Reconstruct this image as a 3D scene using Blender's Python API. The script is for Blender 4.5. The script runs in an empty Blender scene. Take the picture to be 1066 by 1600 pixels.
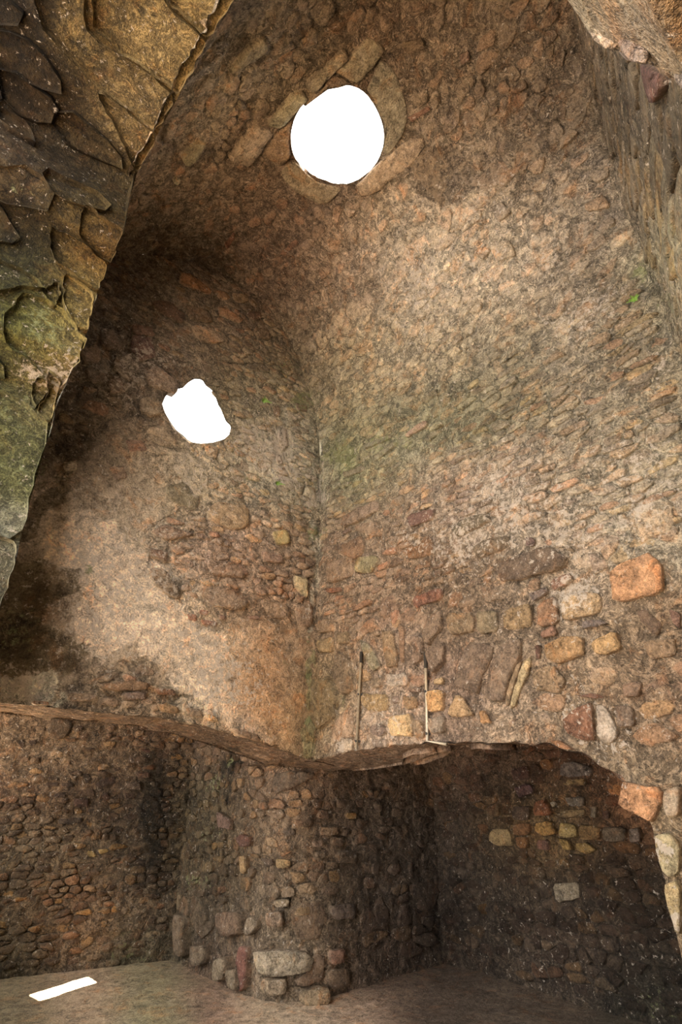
import bpy, math, random
import numpy as np
from mathutils import Vector, Matrix

random.seed(7)
rng = np.random.RandomState(11)
SC = bpy.context.scene

# ------------------------------------------------------------------ camera, sky, sun, exposure
FPX, PITCH = 850.0, math.radians(27)
CAM = np.array([3.2489, 4.187, 1.6])
AX, AY = math.radians(229.6), math.radians(139.6)          # compass bearing of the room's x and y axes
EX = np.array([math.sin(AX), math.cos(AX)])                # room x axis in (right, forward)
EY = np.array([math.sin(AY), math.cos(AY)])
cd = bpy.data.cameras.new('camera')
cam = bpy.data.objects.new('camera', cd)
SC.collection.objects.link(cam)
SC.camera = cam
cd.sensor_fit = 'VERTICAL'
cd.sensor_height = 36.0
cd.sensor_width = 24.0
cd.lens = 36.0 * FPX / 1600.0
cd.clip_start = 0.05
right = Vector((EX[0], EY[0], 0))
fwdh = Vector((EX[1], EY[1], 0))
fwd = fwdh * math.cos(PITCH) + Vector((0, 0, math.sin(PITCH)))
up = -fwdh * math.sin(PITCH) + Vector((0, 0, math.cos(PITCH)))
m = Matrix((right, up, -fwd)).transposed().to_4x4()
m.translation = Vector(CAM)
cam.matrix_world = m

world = bpy.data.worlds.new('sky')
SC.world = world
world.use_nodes = True
bg = world.node_tree.nodes['Background']
bg.inputs[0].default_value = (1.0, 0.985, 0.96, 1)
bg.inputs[1].default_value = 3.0
sl = bpy.data.lights.new('sun', 'SUN')
sl.energy = 60.0
sl.angle = math.radians(0.5)
sl.color = (1.0, 0.93, 0.82)
sun = bpy.data.objects.new('sun', sl)
SC.collection.objects.link(sun)
SUND = Vector((0.10, -0.12, -1.0)).normalized()
sun.rotation_euler = SUND.to_track_quat('-Z', 'Y').to_euler()
sun.location = (1, -3, 9)
vs = SC.view_settings
vs.view_transform = 'Standard'
vs.look = 'None'
vs.exposure = 1.36
vs.gamma = 1.0
vs.use_curve_mapping = False
SC.cycles.max_bounces = 10
SC.cycles.diffuse_bounces = 8

# ------------------------------------------------------------------ picture rays and projection
def rays(px, py):
    px = np.asarray(px, float); py = np.asarray(py, float)
    r = px - 533; u = 800 - py
    n = FPX * math.cos(PITCH) - u * math.sin(PITCH)
    z = FPX * math.sin(PITCH) + u * math.cos(PITCH)
    v = np.stack([r * EX[0] + n * EX[1], r * EY[0] + n * EY[1], z], -1)
    return v / np.linalg.norm(v, axis=-1, keepdims=True)

def project(P):
    w = P - CAM
    r = w[:, 0] * EX[0] + w[:, 1] * EY[0]
    n = w[:, 0] * EX[1] + w[:, 1] * EY[1]
    z = w[:, 2]
    f = np.maximum(n * math.cos(PITCH) + z * math.sin(PITCH), 0.05)
    u = -n * math.sin(PITCH) + z * math.cos(PITCH)
    return 533 + FPX * r / f, 800 - FPX * u / f

def hit(px, py, ax, val):
    v = rays(px, py)
    return CAM + v * ((val - CAM[ax]) / v[ax])

# ------------------------------------------------------------------ noise
_T = np.random.RandomState(5).rand(1 << 16)
def vnoise(P, seed=0):
    P = P + seed * 17.13
    i = np.floor(P).astype(np.int64)
    f = P - i
    f = f * f * (3 - 2 * f)
    def h(dx, dy, dz):
        k = (i[:, 0] + dx) * 73856093 ^ (i[:, 1] + dy) * 19349663 ^ (i[:, 2] + dz) * 83492791
        return _T[(k ^ (k >> 13)) & 65535]
    x0 = h(0,0,0)*(1-f[:,0]) + h(1,0,0)*f[:,0]
    x1 = h(0,1,0)*(1-f[:,0]) + h(1,1,0)*f[:,0]
    x2 = h(0,0,1)*(1-f[:,0]) + h(1,0,1)*f[:,0]
    x3 = h(0,1,1)*(1-f[:,0]) + h(1,1,1)*f[:,0]
    y0 = x0*(1-f[:,1]) + x1*f[:,1]
    y1 = x2*(1-f[:,1]) + x3*f[:,1]
    return y0*(1-f[:,2]) + y1*f[:,2]

def fbm(P, octs=4, seed=0):
    a, s, t = 1.0, 0.0, 0.0
    for o in range(octs):
        s = s + a * vnoise(P * (2.03 ** o), seed + o * 3)
        t += a
        a *= 0.5
    return s / t

def terrace(x, n):
    y = x * n
    i = np.floor(y); f = y - i
    f = np.clip((f - 0.35) / 0.3, 0, 1)
    return (i + f * f * (3 - 2 * f)) / n

# ------------------------------------------------------------------ colour and stain fields (tone of each stretch, some light and shade included)
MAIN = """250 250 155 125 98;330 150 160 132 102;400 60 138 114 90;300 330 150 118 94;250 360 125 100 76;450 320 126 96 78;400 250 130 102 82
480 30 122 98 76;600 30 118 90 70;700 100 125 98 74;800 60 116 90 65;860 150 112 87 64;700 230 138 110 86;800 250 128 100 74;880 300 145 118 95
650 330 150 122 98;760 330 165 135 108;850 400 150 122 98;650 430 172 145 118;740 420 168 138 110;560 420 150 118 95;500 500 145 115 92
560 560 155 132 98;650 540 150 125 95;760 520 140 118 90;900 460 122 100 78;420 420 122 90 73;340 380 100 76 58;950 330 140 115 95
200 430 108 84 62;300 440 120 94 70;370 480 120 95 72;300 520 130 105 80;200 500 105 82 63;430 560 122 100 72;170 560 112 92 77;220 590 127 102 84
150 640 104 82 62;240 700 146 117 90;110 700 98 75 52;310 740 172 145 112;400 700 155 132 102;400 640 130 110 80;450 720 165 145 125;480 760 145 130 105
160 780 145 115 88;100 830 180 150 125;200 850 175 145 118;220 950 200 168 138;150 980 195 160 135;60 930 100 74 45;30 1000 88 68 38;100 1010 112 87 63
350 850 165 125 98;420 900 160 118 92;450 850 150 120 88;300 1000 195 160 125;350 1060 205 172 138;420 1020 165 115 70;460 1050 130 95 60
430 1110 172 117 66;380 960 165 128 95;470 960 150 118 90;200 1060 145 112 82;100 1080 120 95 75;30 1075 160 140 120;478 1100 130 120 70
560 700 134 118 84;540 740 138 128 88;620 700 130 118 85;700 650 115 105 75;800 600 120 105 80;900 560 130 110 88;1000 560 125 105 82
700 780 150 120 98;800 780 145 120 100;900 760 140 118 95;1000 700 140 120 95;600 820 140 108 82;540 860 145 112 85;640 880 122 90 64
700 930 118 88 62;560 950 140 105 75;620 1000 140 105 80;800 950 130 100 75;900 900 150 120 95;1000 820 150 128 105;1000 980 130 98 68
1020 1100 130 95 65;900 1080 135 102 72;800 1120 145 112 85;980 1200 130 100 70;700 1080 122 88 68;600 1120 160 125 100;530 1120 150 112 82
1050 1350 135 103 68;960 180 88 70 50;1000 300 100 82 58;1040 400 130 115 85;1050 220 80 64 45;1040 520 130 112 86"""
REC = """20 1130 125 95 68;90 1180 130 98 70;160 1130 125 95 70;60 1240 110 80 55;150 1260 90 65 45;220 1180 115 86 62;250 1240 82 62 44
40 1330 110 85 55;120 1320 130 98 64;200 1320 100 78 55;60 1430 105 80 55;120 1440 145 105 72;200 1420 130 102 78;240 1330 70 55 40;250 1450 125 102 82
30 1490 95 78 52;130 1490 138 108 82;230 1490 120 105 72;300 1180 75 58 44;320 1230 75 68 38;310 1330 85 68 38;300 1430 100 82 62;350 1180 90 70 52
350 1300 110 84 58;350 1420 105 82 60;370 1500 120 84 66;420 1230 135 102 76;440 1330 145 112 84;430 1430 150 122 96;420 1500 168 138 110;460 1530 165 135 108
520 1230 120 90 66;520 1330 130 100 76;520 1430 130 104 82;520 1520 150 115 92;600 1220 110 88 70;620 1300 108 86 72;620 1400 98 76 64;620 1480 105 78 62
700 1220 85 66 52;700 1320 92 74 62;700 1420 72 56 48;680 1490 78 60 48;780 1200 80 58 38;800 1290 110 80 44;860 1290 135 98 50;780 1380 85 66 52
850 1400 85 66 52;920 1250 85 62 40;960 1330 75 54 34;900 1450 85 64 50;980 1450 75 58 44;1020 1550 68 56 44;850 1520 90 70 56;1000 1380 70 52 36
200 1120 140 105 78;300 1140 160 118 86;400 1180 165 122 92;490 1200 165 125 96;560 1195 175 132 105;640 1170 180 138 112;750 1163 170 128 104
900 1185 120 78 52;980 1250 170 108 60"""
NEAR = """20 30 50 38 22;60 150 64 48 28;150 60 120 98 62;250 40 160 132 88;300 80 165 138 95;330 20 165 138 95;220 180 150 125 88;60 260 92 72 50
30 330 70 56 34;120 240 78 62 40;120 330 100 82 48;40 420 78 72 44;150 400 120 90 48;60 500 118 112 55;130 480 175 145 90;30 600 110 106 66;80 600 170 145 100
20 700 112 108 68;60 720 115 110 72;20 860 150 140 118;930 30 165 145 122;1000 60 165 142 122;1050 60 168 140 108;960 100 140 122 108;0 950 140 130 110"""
def samples(txt):
    a = np.array([[float(x) for x in q.split()] for q in txt.replace('\n', ';').split(';') if q.strip()])
    c = a[:, 2:] / 255.0
    lin = np.where(c <= 0.04045, c / 12.92, ((c + 0.055) / 1.055) ** 2.4)
    return a[:, :2], lin
FIELDS = {'main': samples(MAIN), 'rec': samples(REC), 'near': samples(NEAR)}  # vault tones beside the near arch are lightened to offset the shade there
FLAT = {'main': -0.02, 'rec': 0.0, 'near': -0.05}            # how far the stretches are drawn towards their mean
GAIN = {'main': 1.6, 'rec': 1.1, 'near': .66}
# (x, y, radius, strength): moss, lime bloom, soot
MOSS = [(530,715,38,.8),(600,690,32,.6),(640,690,28,.6),(600,560,40,.25),(560,610,34,.35),(700,610,50,.2),(490,840,16,.9),(488,800,10,.6),(486,880,10,.6),(480,1060,7,1),(478,1120,8,1),(479,1000,8,.7),
 (20,990,50,.55),(10,1060,40,.4),(1040,470,30,.5),(1052,330,30,.5),(1000,430,16,.9),(985,470,14,.6),(440,580,35,.5),(480,630,22,.8),(380,640,30,.3),(400,755,20,.5),(780,560,60,.35),(900,520,50,.3),
 (940,600,60,.25),(130,880,14,.8),(300,200,50,.2),(330,1220,22,.6),(325,1300,20,.55),(355,1190,10,.7),(310,1380,18,.6),(220,1495,60,.5),(1020,1560,40,.5),(700,560,60,.3),(320,520,50,.3),
 (60,510,60,.6),(30,640,60,.5),(30,740,50,.5),(20,300,50,.35),(130,360,40,.3),(780,240,60,.1),(900,90,40,.2),(700,850,30,.25),(445,1030,8,.6),(530,1095,14,.6)]
LIME = [(210,920,110,.45),(120,860,60,.5),(150,980,60,.5),(340,1060,60,.6),(300,1010,50,.5),(30,1070,30,.8),(310,740,60,.35),(430,700,45,.8),(460,740,30,.8),(395,690,35,.7),(490,790,12,.9),(487,960,8,.7),
 (650,430,50,.5),(740,410,60,.35),(860,400,40,.35),(770,330,50,.3),(640,500,50,.25),(900,500,35,.5),(930,480,30,.5),(720,850,60,.5),(800,800,60,.5),(880,830,50,.5),(900,930,30,.8),(990,740,60,.4),
 (1000,800,50,.5),(780,770,50,.5),(640,850,25,.4),(545,1165,10,1),(1040,1330,20,.7),(1055,1440,20,.7),(90,580,30,.7),(50,570,20,.7),(200,590,40,.5),(240,560,30,.5),(430,1500,40,.3),(600,1130,40,.3),
 (440,1400,30,.2),(40,1190,60,.2),(560,1030,20,.2),(900,1110,40,.3),(960,1150,40,.35),(1030,560,12,.6),(1040,440,20,.4),(20,340,50,.0),(70,240,30,.0)]
SOOT = [(60,935,45,.8),(30,1010,45,.8),(100,1030,25,.7),(110,700,40,.6),(90,800,18,.6),(330,400,60,.6),(250,400,60,.6),(180,440,30,.6),(120,600,30,.3),(700,930,50,.4),(650,890,40,.4),(960,1300,50,.5),
 (250,1250,22,.8),(240,1330,20,.7),(358,1190,16,1),(362,1250,12,.8),(300,1250,14,.7),(330,1400,18,.5),(150,1240,60,.35),(60,1260,50,.3),(780,1220,60,.5),(700,1430,60,.5),(950,1280,40,.6),(900,1230,40,.5),(30,150,70,.6),(100,250,50,.4),
 (40,390,50,.4),(970,160,30,.4),(1030,280,40,.4),(880,190,40,.35),(820,160,40,.2),(600,60,60,.3),(480,40,60,.25),(30,560,50,.3),(700,290,40,.25),(800,870,20,.3),(20,1440,60,.2),(690,1230,30,.4)]
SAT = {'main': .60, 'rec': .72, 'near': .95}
TINT = np.array([.94, 1.0, .92])
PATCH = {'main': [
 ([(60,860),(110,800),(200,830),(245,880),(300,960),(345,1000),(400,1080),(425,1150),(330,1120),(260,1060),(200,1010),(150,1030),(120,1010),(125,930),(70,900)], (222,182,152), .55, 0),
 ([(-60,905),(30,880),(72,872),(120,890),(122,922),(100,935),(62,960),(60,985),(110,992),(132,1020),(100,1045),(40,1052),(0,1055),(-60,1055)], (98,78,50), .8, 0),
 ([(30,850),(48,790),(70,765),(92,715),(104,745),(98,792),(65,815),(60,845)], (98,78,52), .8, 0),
 ([(338,990),(400,975),(480,985),(486,1180),(430,1160),(395,1100),(372,1040)], (182,122,60), .9, 1),
 ([(432,985),(486,985),(486,1060),(440,1070)], (120,98,76), .6, 1),
 ([(0,1060),(60,1045),(110,1075),(60,1095),(0,1090)], (205,190,168), .5, 0),
 ([(118,1050),(180,1025),(235,1040),(270,1080),(190,1100),(110,1100)], (138,108,80), .6, 0),
 ([(610,400),(700,370),(760,300),(860,270),(900,420),(800,470),(690,520),(600,470)], (182,155,128), .55, 1),
 ([(640,255),(700,225),(760,290),(705,330),(660,300)], (104,80,60), .7, 0),
 ([(690,330),(760,280),(900,230),(960,190),(900,130),(720,180)], (106,82,60), .45, 1),
 ([(232,800),(300,790),(440,830),(480,880),(480,950),(300,970),(238,890)], (176,132,106), .3, 1),
 ([(370,650),(440,640),(500,690),(500,770),(440,790),(370,730)], (200,182,156), .5, 1),  # lime bloom near the corner, made paler for glow beside the opening
 ([(240,690),(300,700),(380,710),(370,790),(290,790),(240,760)], (196,166,134), .4, 1),  # glow below the ragged opening, painted into the wall colour
 ([(474,1020),(487,1020),(489,1180),(472,1180)], (128,124,66), .5, 0),
 ([(484,770),(500,770),(494,985),(486,985)], (190,176,150), .35, 0),
 ([(505,690),(560,680),(570,740),(510,770)], (128,132,78), .5, 1),
 ], 'rec': [
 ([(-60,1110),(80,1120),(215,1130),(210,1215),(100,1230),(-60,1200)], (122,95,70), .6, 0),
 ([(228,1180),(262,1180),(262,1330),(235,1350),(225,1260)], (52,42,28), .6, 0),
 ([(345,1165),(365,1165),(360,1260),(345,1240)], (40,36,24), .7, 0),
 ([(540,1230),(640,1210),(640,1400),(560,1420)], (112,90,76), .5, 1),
 ], 'near': []}
def circ(L, px, py):
    o = np.zeros_like(px)
    for x, y, r, s in L:
        d2 = ((px - x) ** 2 + (py - y) ** 2) / (r * r)
        o = np.maximum(o, s * np.exp(-d2 * 0.8))
    return o
def field(P, which):
    px, py = project(P)
    wob = 26 * (fbm(P * 2.1, 3, 40) - .5); wob2 = 26 * (fbm(P * 2.1, 3, 50) - .5)
    px = px + wob * 2; py = py + wob2 * 2
    px = np.clip(px, -150, 1200); py = np.clip(py, -150, 1750)
    xy, lin = FIELDS[which]
    num = np.zeros((len(P), 3)); den = np.zeros(len(P))
    sg = 42.0 if which != 'near' else 36.0
    for (x, y), c in zip(xy, lin):
        d2 = (px - x) ** 2 + (py - y) ** 2
        w = np.exp(-d2 / (2 * sg * sg)) + 1e-4 / (1 + d2 / 1e4) ** 2
        num += w[:, None] * c; den += w
    c = num / den[:, None]
    mean = lin.mean(0)
    k = FLAT[which]
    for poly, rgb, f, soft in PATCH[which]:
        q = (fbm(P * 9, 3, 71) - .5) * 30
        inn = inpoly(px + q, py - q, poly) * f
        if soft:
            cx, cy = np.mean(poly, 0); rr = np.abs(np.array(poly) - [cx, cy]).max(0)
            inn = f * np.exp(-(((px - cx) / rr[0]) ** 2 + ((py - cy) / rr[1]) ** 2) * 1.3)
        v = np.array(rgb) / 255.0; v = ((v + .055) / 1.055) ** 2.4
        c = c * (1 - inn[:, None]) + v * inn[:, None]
    g = c.mean(1, keepdims=True); c = g + (c - g) * SAT[which]
    c = c * TINT
    c = np.exp(np.log(c) * (1 - k) + np.log(mean) * k) * GAIN[which]
    mask = np.stack([circ(LIME, px, py) * (.35 if which == 'rec' else 1), circ(MOSS, px, py), circ(SOOT, px, py), np.ones(len(P))], -1)
    low = np.abs(P[:, 2]) < .02
    mask[low, 1] = 0
    return np.clip(c, 0, .85), mask

# ------------------------------------------------------------------ materials
def nd(t, kind, **kw):
    n = t.nodes.new(kind)
    for k, v in kw.items():
        if k.startswith('i_'):
            n.inputs[int(k[2:])].default_value = v
        else:
            setattr(n, k, v)
    return n
def masonry(name, bump=1.0, spec=0.25, moss=1.0, lime=1.0, flake=1.0):
    mt = bpy.data.materials.new(name)
    mt.use_nodes = True
    t = mt.node_tree
    L = t.links.new
    b = t.nodes['Principled BSDF']
    b.inputs['Roughness'].default_value = .88
    b.inputs['Specular IOR Level'].default_value = spec
    geo = nd(t, 'ShaderNodeNewGeometry')
    col = nd(t, 'ShaderNodeAttribute', attribute_name='col')
    msk = nd(t, 'ShaderNodeAttribute', attribute_name='mask')
    sep = nd(t, 'ShaderNodeSeparateColor')
    L(msk.outputs['Color'], sep.inputs[0])
    def noise(scale, det=4, rough=.6, dist=0.0):
        n = nd(t, 'ShaderNodeTexNoise')
        n.inputs['Scale'].default_value = scale
        n.inputs['Detail'].default_value = det
        n.inputs['Roughness'].default_value = rough
        n.inputs['Distortion'].default_value = dist
        L(geo.outputs['Position'], n.inputs['Vector'])
        return n.outputs['Fac']
    def mth(op, a, bb=None, c=None, clamp=False):
        n = nd(t, 'ShaderNodeMath', operation=op, use_clamp=clamp)
        for k, v in enumerate((a, bb, c)):
            if v is None: continue
            if isinstance(v, (int, float)): n.inputs[k].default_value = v
            else: L(v, n.inputs[k])
        return n.outputs[0]
    def ramp(a, lo, hi):
        n = nd(t, 'ShaderNodeMapRange', clamp=True)
        n.interpolation_type = 'SMOOTHSTEP'
        L(a, n.inputs[0])
        n.inputs[1].default_value = lo; n.inputs[2].default_value = hi
        return n.outputs[0]
    def mix(f, a, bb, mode='MIX'):
        n = nd(t, 'ShaderNodeMix', data_type='RGBA', blend_type=mode)
        if isinstance(f, (int, float)): n.inputs[0].default_value = f
        else: L(f, n.inputs[0])
        for k, v in ((6, a), (7, bb)):
            if isinstance(v, tuple): n.inputs[k].default_value = (*v, 1)
            else: L(v, n.inputs[k])
        return n.outputs[2]
    n_big = noise(3.2, 5, .62, .8)
    n_mid = noise(14, 5, .68, .6)
    n_fin = noise(70, 4, .7)
    n_grn = noise(260, 2, .6)
    c = col.outputs['Color']
    # tone variation
    v = mth('ADD', mth('MULTIPLY', mth('SUBTRACT', n_mid, .5), 2.6), mth('MULTIPLY', mth('SUBTRACT', n_fin, .5), 2.4))
    v = mth('ADD', v, mth('MULTIPLY', mth('SUBTRACT', n_grn, .5), 1.3))
    v = mth('ADD', v, mth('MULTIPLY', mth('SUBTRACT', n_big, .5), 1.3))
    v = mth('MAXIMUM', mth('ADD', v, 1.0), .28)
    comb = nd(t, 'ShaderNodeCombineColor')
    for k in range(3): L(v, comb.inputs[k])
    c = mix(1.0, c, comb.outputs[0], 'MULTIPLY')
    # coats of limewash and render one over another, each with its own tone
    fl = noise(9, 6, .66, 1.8)
    fl9 = mth('MULTIPLY', fl, 11.0)
    st = mth('FRACT', fl9)
    stp = mth('DIVIDE', mth('ADD', mth('FLOOR', fl9), ramp(st, .35, .55)), 11.0)
    wn = nd(t, 'ShaderNodeTexWhiteNoise', noise_dimensions='1D')
    L(mth('FLOOR', mth('SUBTRACT', fl9, .45)), wn.inputs['W'])
    lay_ = mth('ADD', mth('MULTIPLY', wn.outputs['Value'], .62 * flake), 1 - .31 * flake)
    rim = mth('MULTIPLY', ramp(st, .30, .42), ramp(st, .60, .48))
    lay_ = mth('MULTIPLY', lay_, mth('SUBTRACT', 1.0, mth('MULTIPLY', rim, .38 * flake)))
    cb2 = nd(t, 'ShaderNodeCombineColor')
    for k in range(3): L(lay_, cb2.inputs[k])
    c = mix(1.0, c, cb2.outputs[0], 'MULTIPLY')
    # warm / cool drift
    n_hue = noise(5.5, 4, .65, 1.0)
    c = mix(mth('MULTIPLY', ramp(n_hue, .52, .72), .55), c, mix(1.0, c, (1.35, .92, .62), 'MULTIPLY'))
    c = mix(mth('MULTIPLY', ramp(n_hue, .47, .3), .5), c, mix(1.0, c, (.92, .95, 1.08), 'MULTIPLY'))
    # lime bloom
    n_l = noise(24, 5, .75, .4)
    ls = mth('ADD', mth('MULTIPLY', sep.outputs[0], .26), n_l)
    lf = ramp(ls, .60, .67)
    c = mix(mth('MULTIPLY', lf, .75 * lime), c, (.62, .53, .43))
    # dark pits
    n_p = noise(45, 3, .6, .5)
    c = mix(mth('MULTIPLY', ramp(n_p, .36, .28), .6), c, (.05, .035, .022))
    # soot and damp
    ns = noise(9, 5, .7, .5)
    sf = ramp(mth('ADD', mth('MULTIPLY', sep.outputs[2], .42), ns), .62, .82)
    c = mix(mth('MULTIPLY', sf, .72), c, mix(1.0, c, (.30, .26, .20), 'MULTIPLY'))
    # moss
    nm = noise(17, 5, .75, .3)
    mf = ramp(mth('ADD', mth('MULTIPLY', sep.outputs[1], .40), nm), .70, .86)
    c = mix(mth('MULTIPLY', mf, .8 * moss), c, mix(n_fin, (.12, .135, .05), (.38, .40, .20)))
    L(c, b.inputs['Base Color'])
    # relief
    h = mth('ADD', mth('MULTIPLY', stp, .09 * flake), mth('MULTIPLY', n_fin, .022))
    h = mth('ADD', h, mth('MULTIPLY', n_mid, .05))
    h = mth('ADD', h, mth('MULTIPLY', n_grn, .004))
    h = mth('ADD', h, mth('MULTIPLY', lf, .002))
    bp = nd(t, 'ShaderNodeBump')
    bp.inputs['Strength'].default_value = 1.0
    bp.inputs['Distance'].default_value = bump
    L(h, bp.inputs['Height'])
    L(bp.outputs[0], b.inputs['Normal'])
    return mt
M_MORTAR = masonry('lime_mortar_rubble', 1.0, flake=1.3)
M_STONE = masonry('weathered_sandstone', .8, flake=.35)
M_PLASTER = masonry('worn_plaster', .8, flake=.5)
M_FLOOR = masonry('trodden_floor', .35, flake=.1, lime=.3)

def plain(name, rgb, rough=.6, metal=0.0):
    mt = bpy.data.materials.new(name); mt.use_nodes = True
    t = mt.node_tree; b = t.nodes['Principled BSDF']
    b.inputs['Roughness'].default_value = rough; b.inputs['Metallic'].default_value = metal
    n = nd(t, 'ShaderNodeTexNoise'); n.inputs['Scale'].default_value = 60; n.inputs['Detail'].default_value = 4
    g = nd(t, 'ShaderNodeNewGeometry'); t.links.new(g.outputs['Position'], n.inputs['Vector'])
    mx = nd(t, 'ShaderNodeMix', data_type='RGBA')
    t.links.new(n.outputs['Fac'], mx.inputs[0])
    mx.inputs[6].default_value = (*[k * .5 for k in rgb], 1); mx.inputs[7].default_value = (*[min(1, k * 1.4) for k in rgb], 1)
    t.links.new(mx.outputs[2], b.inputs['Base Color'])
    return mt

# ------------------------------------------------------------------ mesh helpers
def make_mesh(name, V, F, mat, col=None, mask=None, parent=None, loc=None, smooth=True):
    me = bpy.data.meshes.new(name)
    V = np.asarray(V, float)
    if loc is not None: V = V - np.asarray(loc)
    if isinstance(F, np.ndarray) and F.ndim == 2:
        n, k = F.shape
        me.vertices.add(len(V)); me.vertices.foreach_set('co', V.astype(np.float32).ravel())
        me.loops.add(n * k); me.loops.foreach_set('vertex_index', F.astype(np.int32).ravel())
        me.polygons.add(n)
        me.polygons.foreach_set('loop_start', np.arange(0, n * k, k, dtype=np.int32))
        me.polygons.foreach_set('loop_total', np.full(n, k, dtype=np.int32))
        me.update(calc_edges=True)
    else:
        me.from_pydata(V.tolist(), [], F); me.update()
    if smooth: me.polygons.foreach_set('use_smooth', np.ones(len(me.polygons), bool))
    if col is not None:
        for nm, a in (('col', col), ('mask', mask)):
            at = me.color_attributes.new(nm, 'FLOAT_COLOR', 'POINT')
            d = np.ones((len(V), 4), np.float32); d[:, :a.shape[1]] = a
            at.data.foreach_set('color', d.ravel())
    if mat: me.materials.append(mat)
    o = bpy.data.objects.new(name, me)
    SC.collection.objects.link(o)
    if parent: o.parent = parent
    if loc is not None: o.location = Vector(loc)
    return o

class Surf:
    """a sheet ruled between two curves A(s) and B(s) (arrays of points), t from 0 to 1 scaled to metres"""
    def __init__(s, A, B, flip=1, tb=None):
        s.tb = tb; s.e = .04
        s.A = np.asarray(A, float); s.B = np.asarray(B, float)
        mid = (s.A + s.B) / 2
        d = np.linalg.norm(np.diff(mid, axis=0), axis=1)
        s.S = np.concatenate([[0], np.cumsum(d)])
        s.T = float(np.mean(np.linalg.norm(s.B - s.A, axis=1)))
        s.flip = flip
        s.len = s.S[-1]
    def P(s, u, t):
        u = np.asarray(u, float); t = np.asarray(t, float)
        a = np.stack([np.interp(u, s.S, s.A[:, k]) for k in range(3)], -1)
        b = np.stack([np.interp(u, s.S, s.B[:, k]) for k in range(3)], -1)
        # carry on in a straight line outside the range
        lo = np.minimum(u, 0)[..., None]; hi = np.maximum(u - s.len, 0)[..., None]
        for q in (0, 1):
            X = (s.A, s.B)[q]
            d0 = (X[1] - X[0]) / (s.S[1] - s.S[0]); d1 = (X[-1] - X[-2]) / (s.S[-1] - s.S[-2])
            if q == 0: a = a + d0 * lo + d1 * hi
            else: b = b + d0 * lo + d1 * hi
        return a + (b - a) * (t / s.T)[..., None]
    def N(s, u, t):
        e = s.e
        du = s.P(u + e, t) - s.P(u - e, t)
        dt = s.P(u, t + e) - s.P(u, t - e)
        n = np.cross(du, dt) * s.flip
        return n / np.maximum(np.linalg.norm(n, axis=-1, keepdims=True), 1e-9)
    def inv(s, px, py):
        v = rays(px, py); best = None
        for k in range(len(s.A) - 1):
            e = (s.B[k] - s.A[k]) / s.T
            M = np.array([v, -(s.A[k+1] - s.A[k]), -e]).T
            if abs(np.linalg.det(M)) < 1e-9: continue
            r, a, t = np.linalg.solve(M, s.A[k] - CAM)
            x = .5 / (s.S[k+1] - s.S[k])
            lo = -x if k == 0 else -1e-6; hi = 1 + x if k == len(s.A) - 2 else 1 + 1e-6
            if s.tb and not s.tb[0] <= t <= s.tb[1]: continue
            if r > 0 and lo <= a <= hi:
                if best is None or r < best[0]:
                    best = (r, s.S[k] + a * (s.S[k+1] - s.S[k]), t)
        return None if best is None else (best[1], best[2])
def catmull(P, n=8):
    P = np.asarray(P, float)
    Q = np.vstack([2*P[0]-P[1], P, 2*P[-1]-P[-2]])
    out = []
    for i in range(1, len(Q) - 2):
        for k in range(n):
            t = k / n
            out.append(.5*((2*Q[i]) + (-Q[i-1]+Q[i+1])*t + (2*Q[i-1]-5*Q[i]+4*Q[i+1]-Q[i+2])*t*t + (-Q[i-1]+3*Q[i]-3*Q[i+1]+Q[i+2])*t**3))
    out.append(Q[-2])
    return np.array(out)

def relief(P, amp, seed=0, flake=1.0, low=1.0):
    w = np.stack([vnoise(P * 3.1, seed + k) for k in (60, 61, 62)], -1) - .5
    q = P + w * .22
    f = fbm(q * 4.5, 4, seed)
    h = (f - .5) * 1.3 * low
    h += (terrace(fbm(q * 7.5, 4, seed + 9), 7) - .5) * 1.3 * flake
    h += (fbm(P * 26, 3, seed + 5) - .5) * .45
    return h * amp

def grid(name, sf, which, mat, tmin=0.0, tmax=None, res=.018, amp=.03, keep=None, snap=None, parent=None, seed=0,
         flake=1.0, edge=None, kind='structure', offs=None, u0=0.0, u1=None, colmul=1.0):
    u1 = sf.len if u1 is None else u1
    nu = max(2, int((u1 - u0) / res) + 1)
    U = np.linspace(u0, u1, nu)
    t0 = tmin(U) if callable(tmin) else np.full(nu, float(tmin))
    tm = sf.T if tmax is None else tmax
    t1 = tm(U) if callable(tm) else np.full(nu, float(tm))
    nt = max(2, int(np.max(t1 - t0) / res) + 1)
    K = np.linspace(0, 1, nt)
    UU = np.repeat(U[:, None], nt, 1); TT = t0[:, None] + (t1 - t0)[:, None] * K[None]
    u, t = UU.ravel(), TT.ravel()
    if snap is not None: u, t = snap(u, t)
    P = sf.P(u, t); N = sf.N(u, t)
    h = relief(P, amp, seed, flake)
    if offs is not None: h = h + offs(u, t, P)
    V = P + N * h[:, None]
    idx = np.arange(nu * nt).reshape(nu, nt)
    F = np.stack([idx[:-1, :-1], idx[1:, :-1], idx[1:, 1:], idx[:-1, 1:]], -1).reshape(-1, 4)
    if sf.flip < 0: F = F[:, ::-1]
    if keep is not None:
        k = keep(u, t, P)
        F = F[k[F].all(1)]
        used = np.zeros(len(V), bool); used[F.ravel()] = True
        remap = np.cumsum(used) - 1
        V = V[used]; P = P[used]; F = remap[F]
    col, mask = field(P, which)
    o = make_mesh(name, V, F, mat, np.clip(col * colmul, 0, .85), mask, parent)
    if parent is None: o['kind'] = kind
    return o

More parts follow.
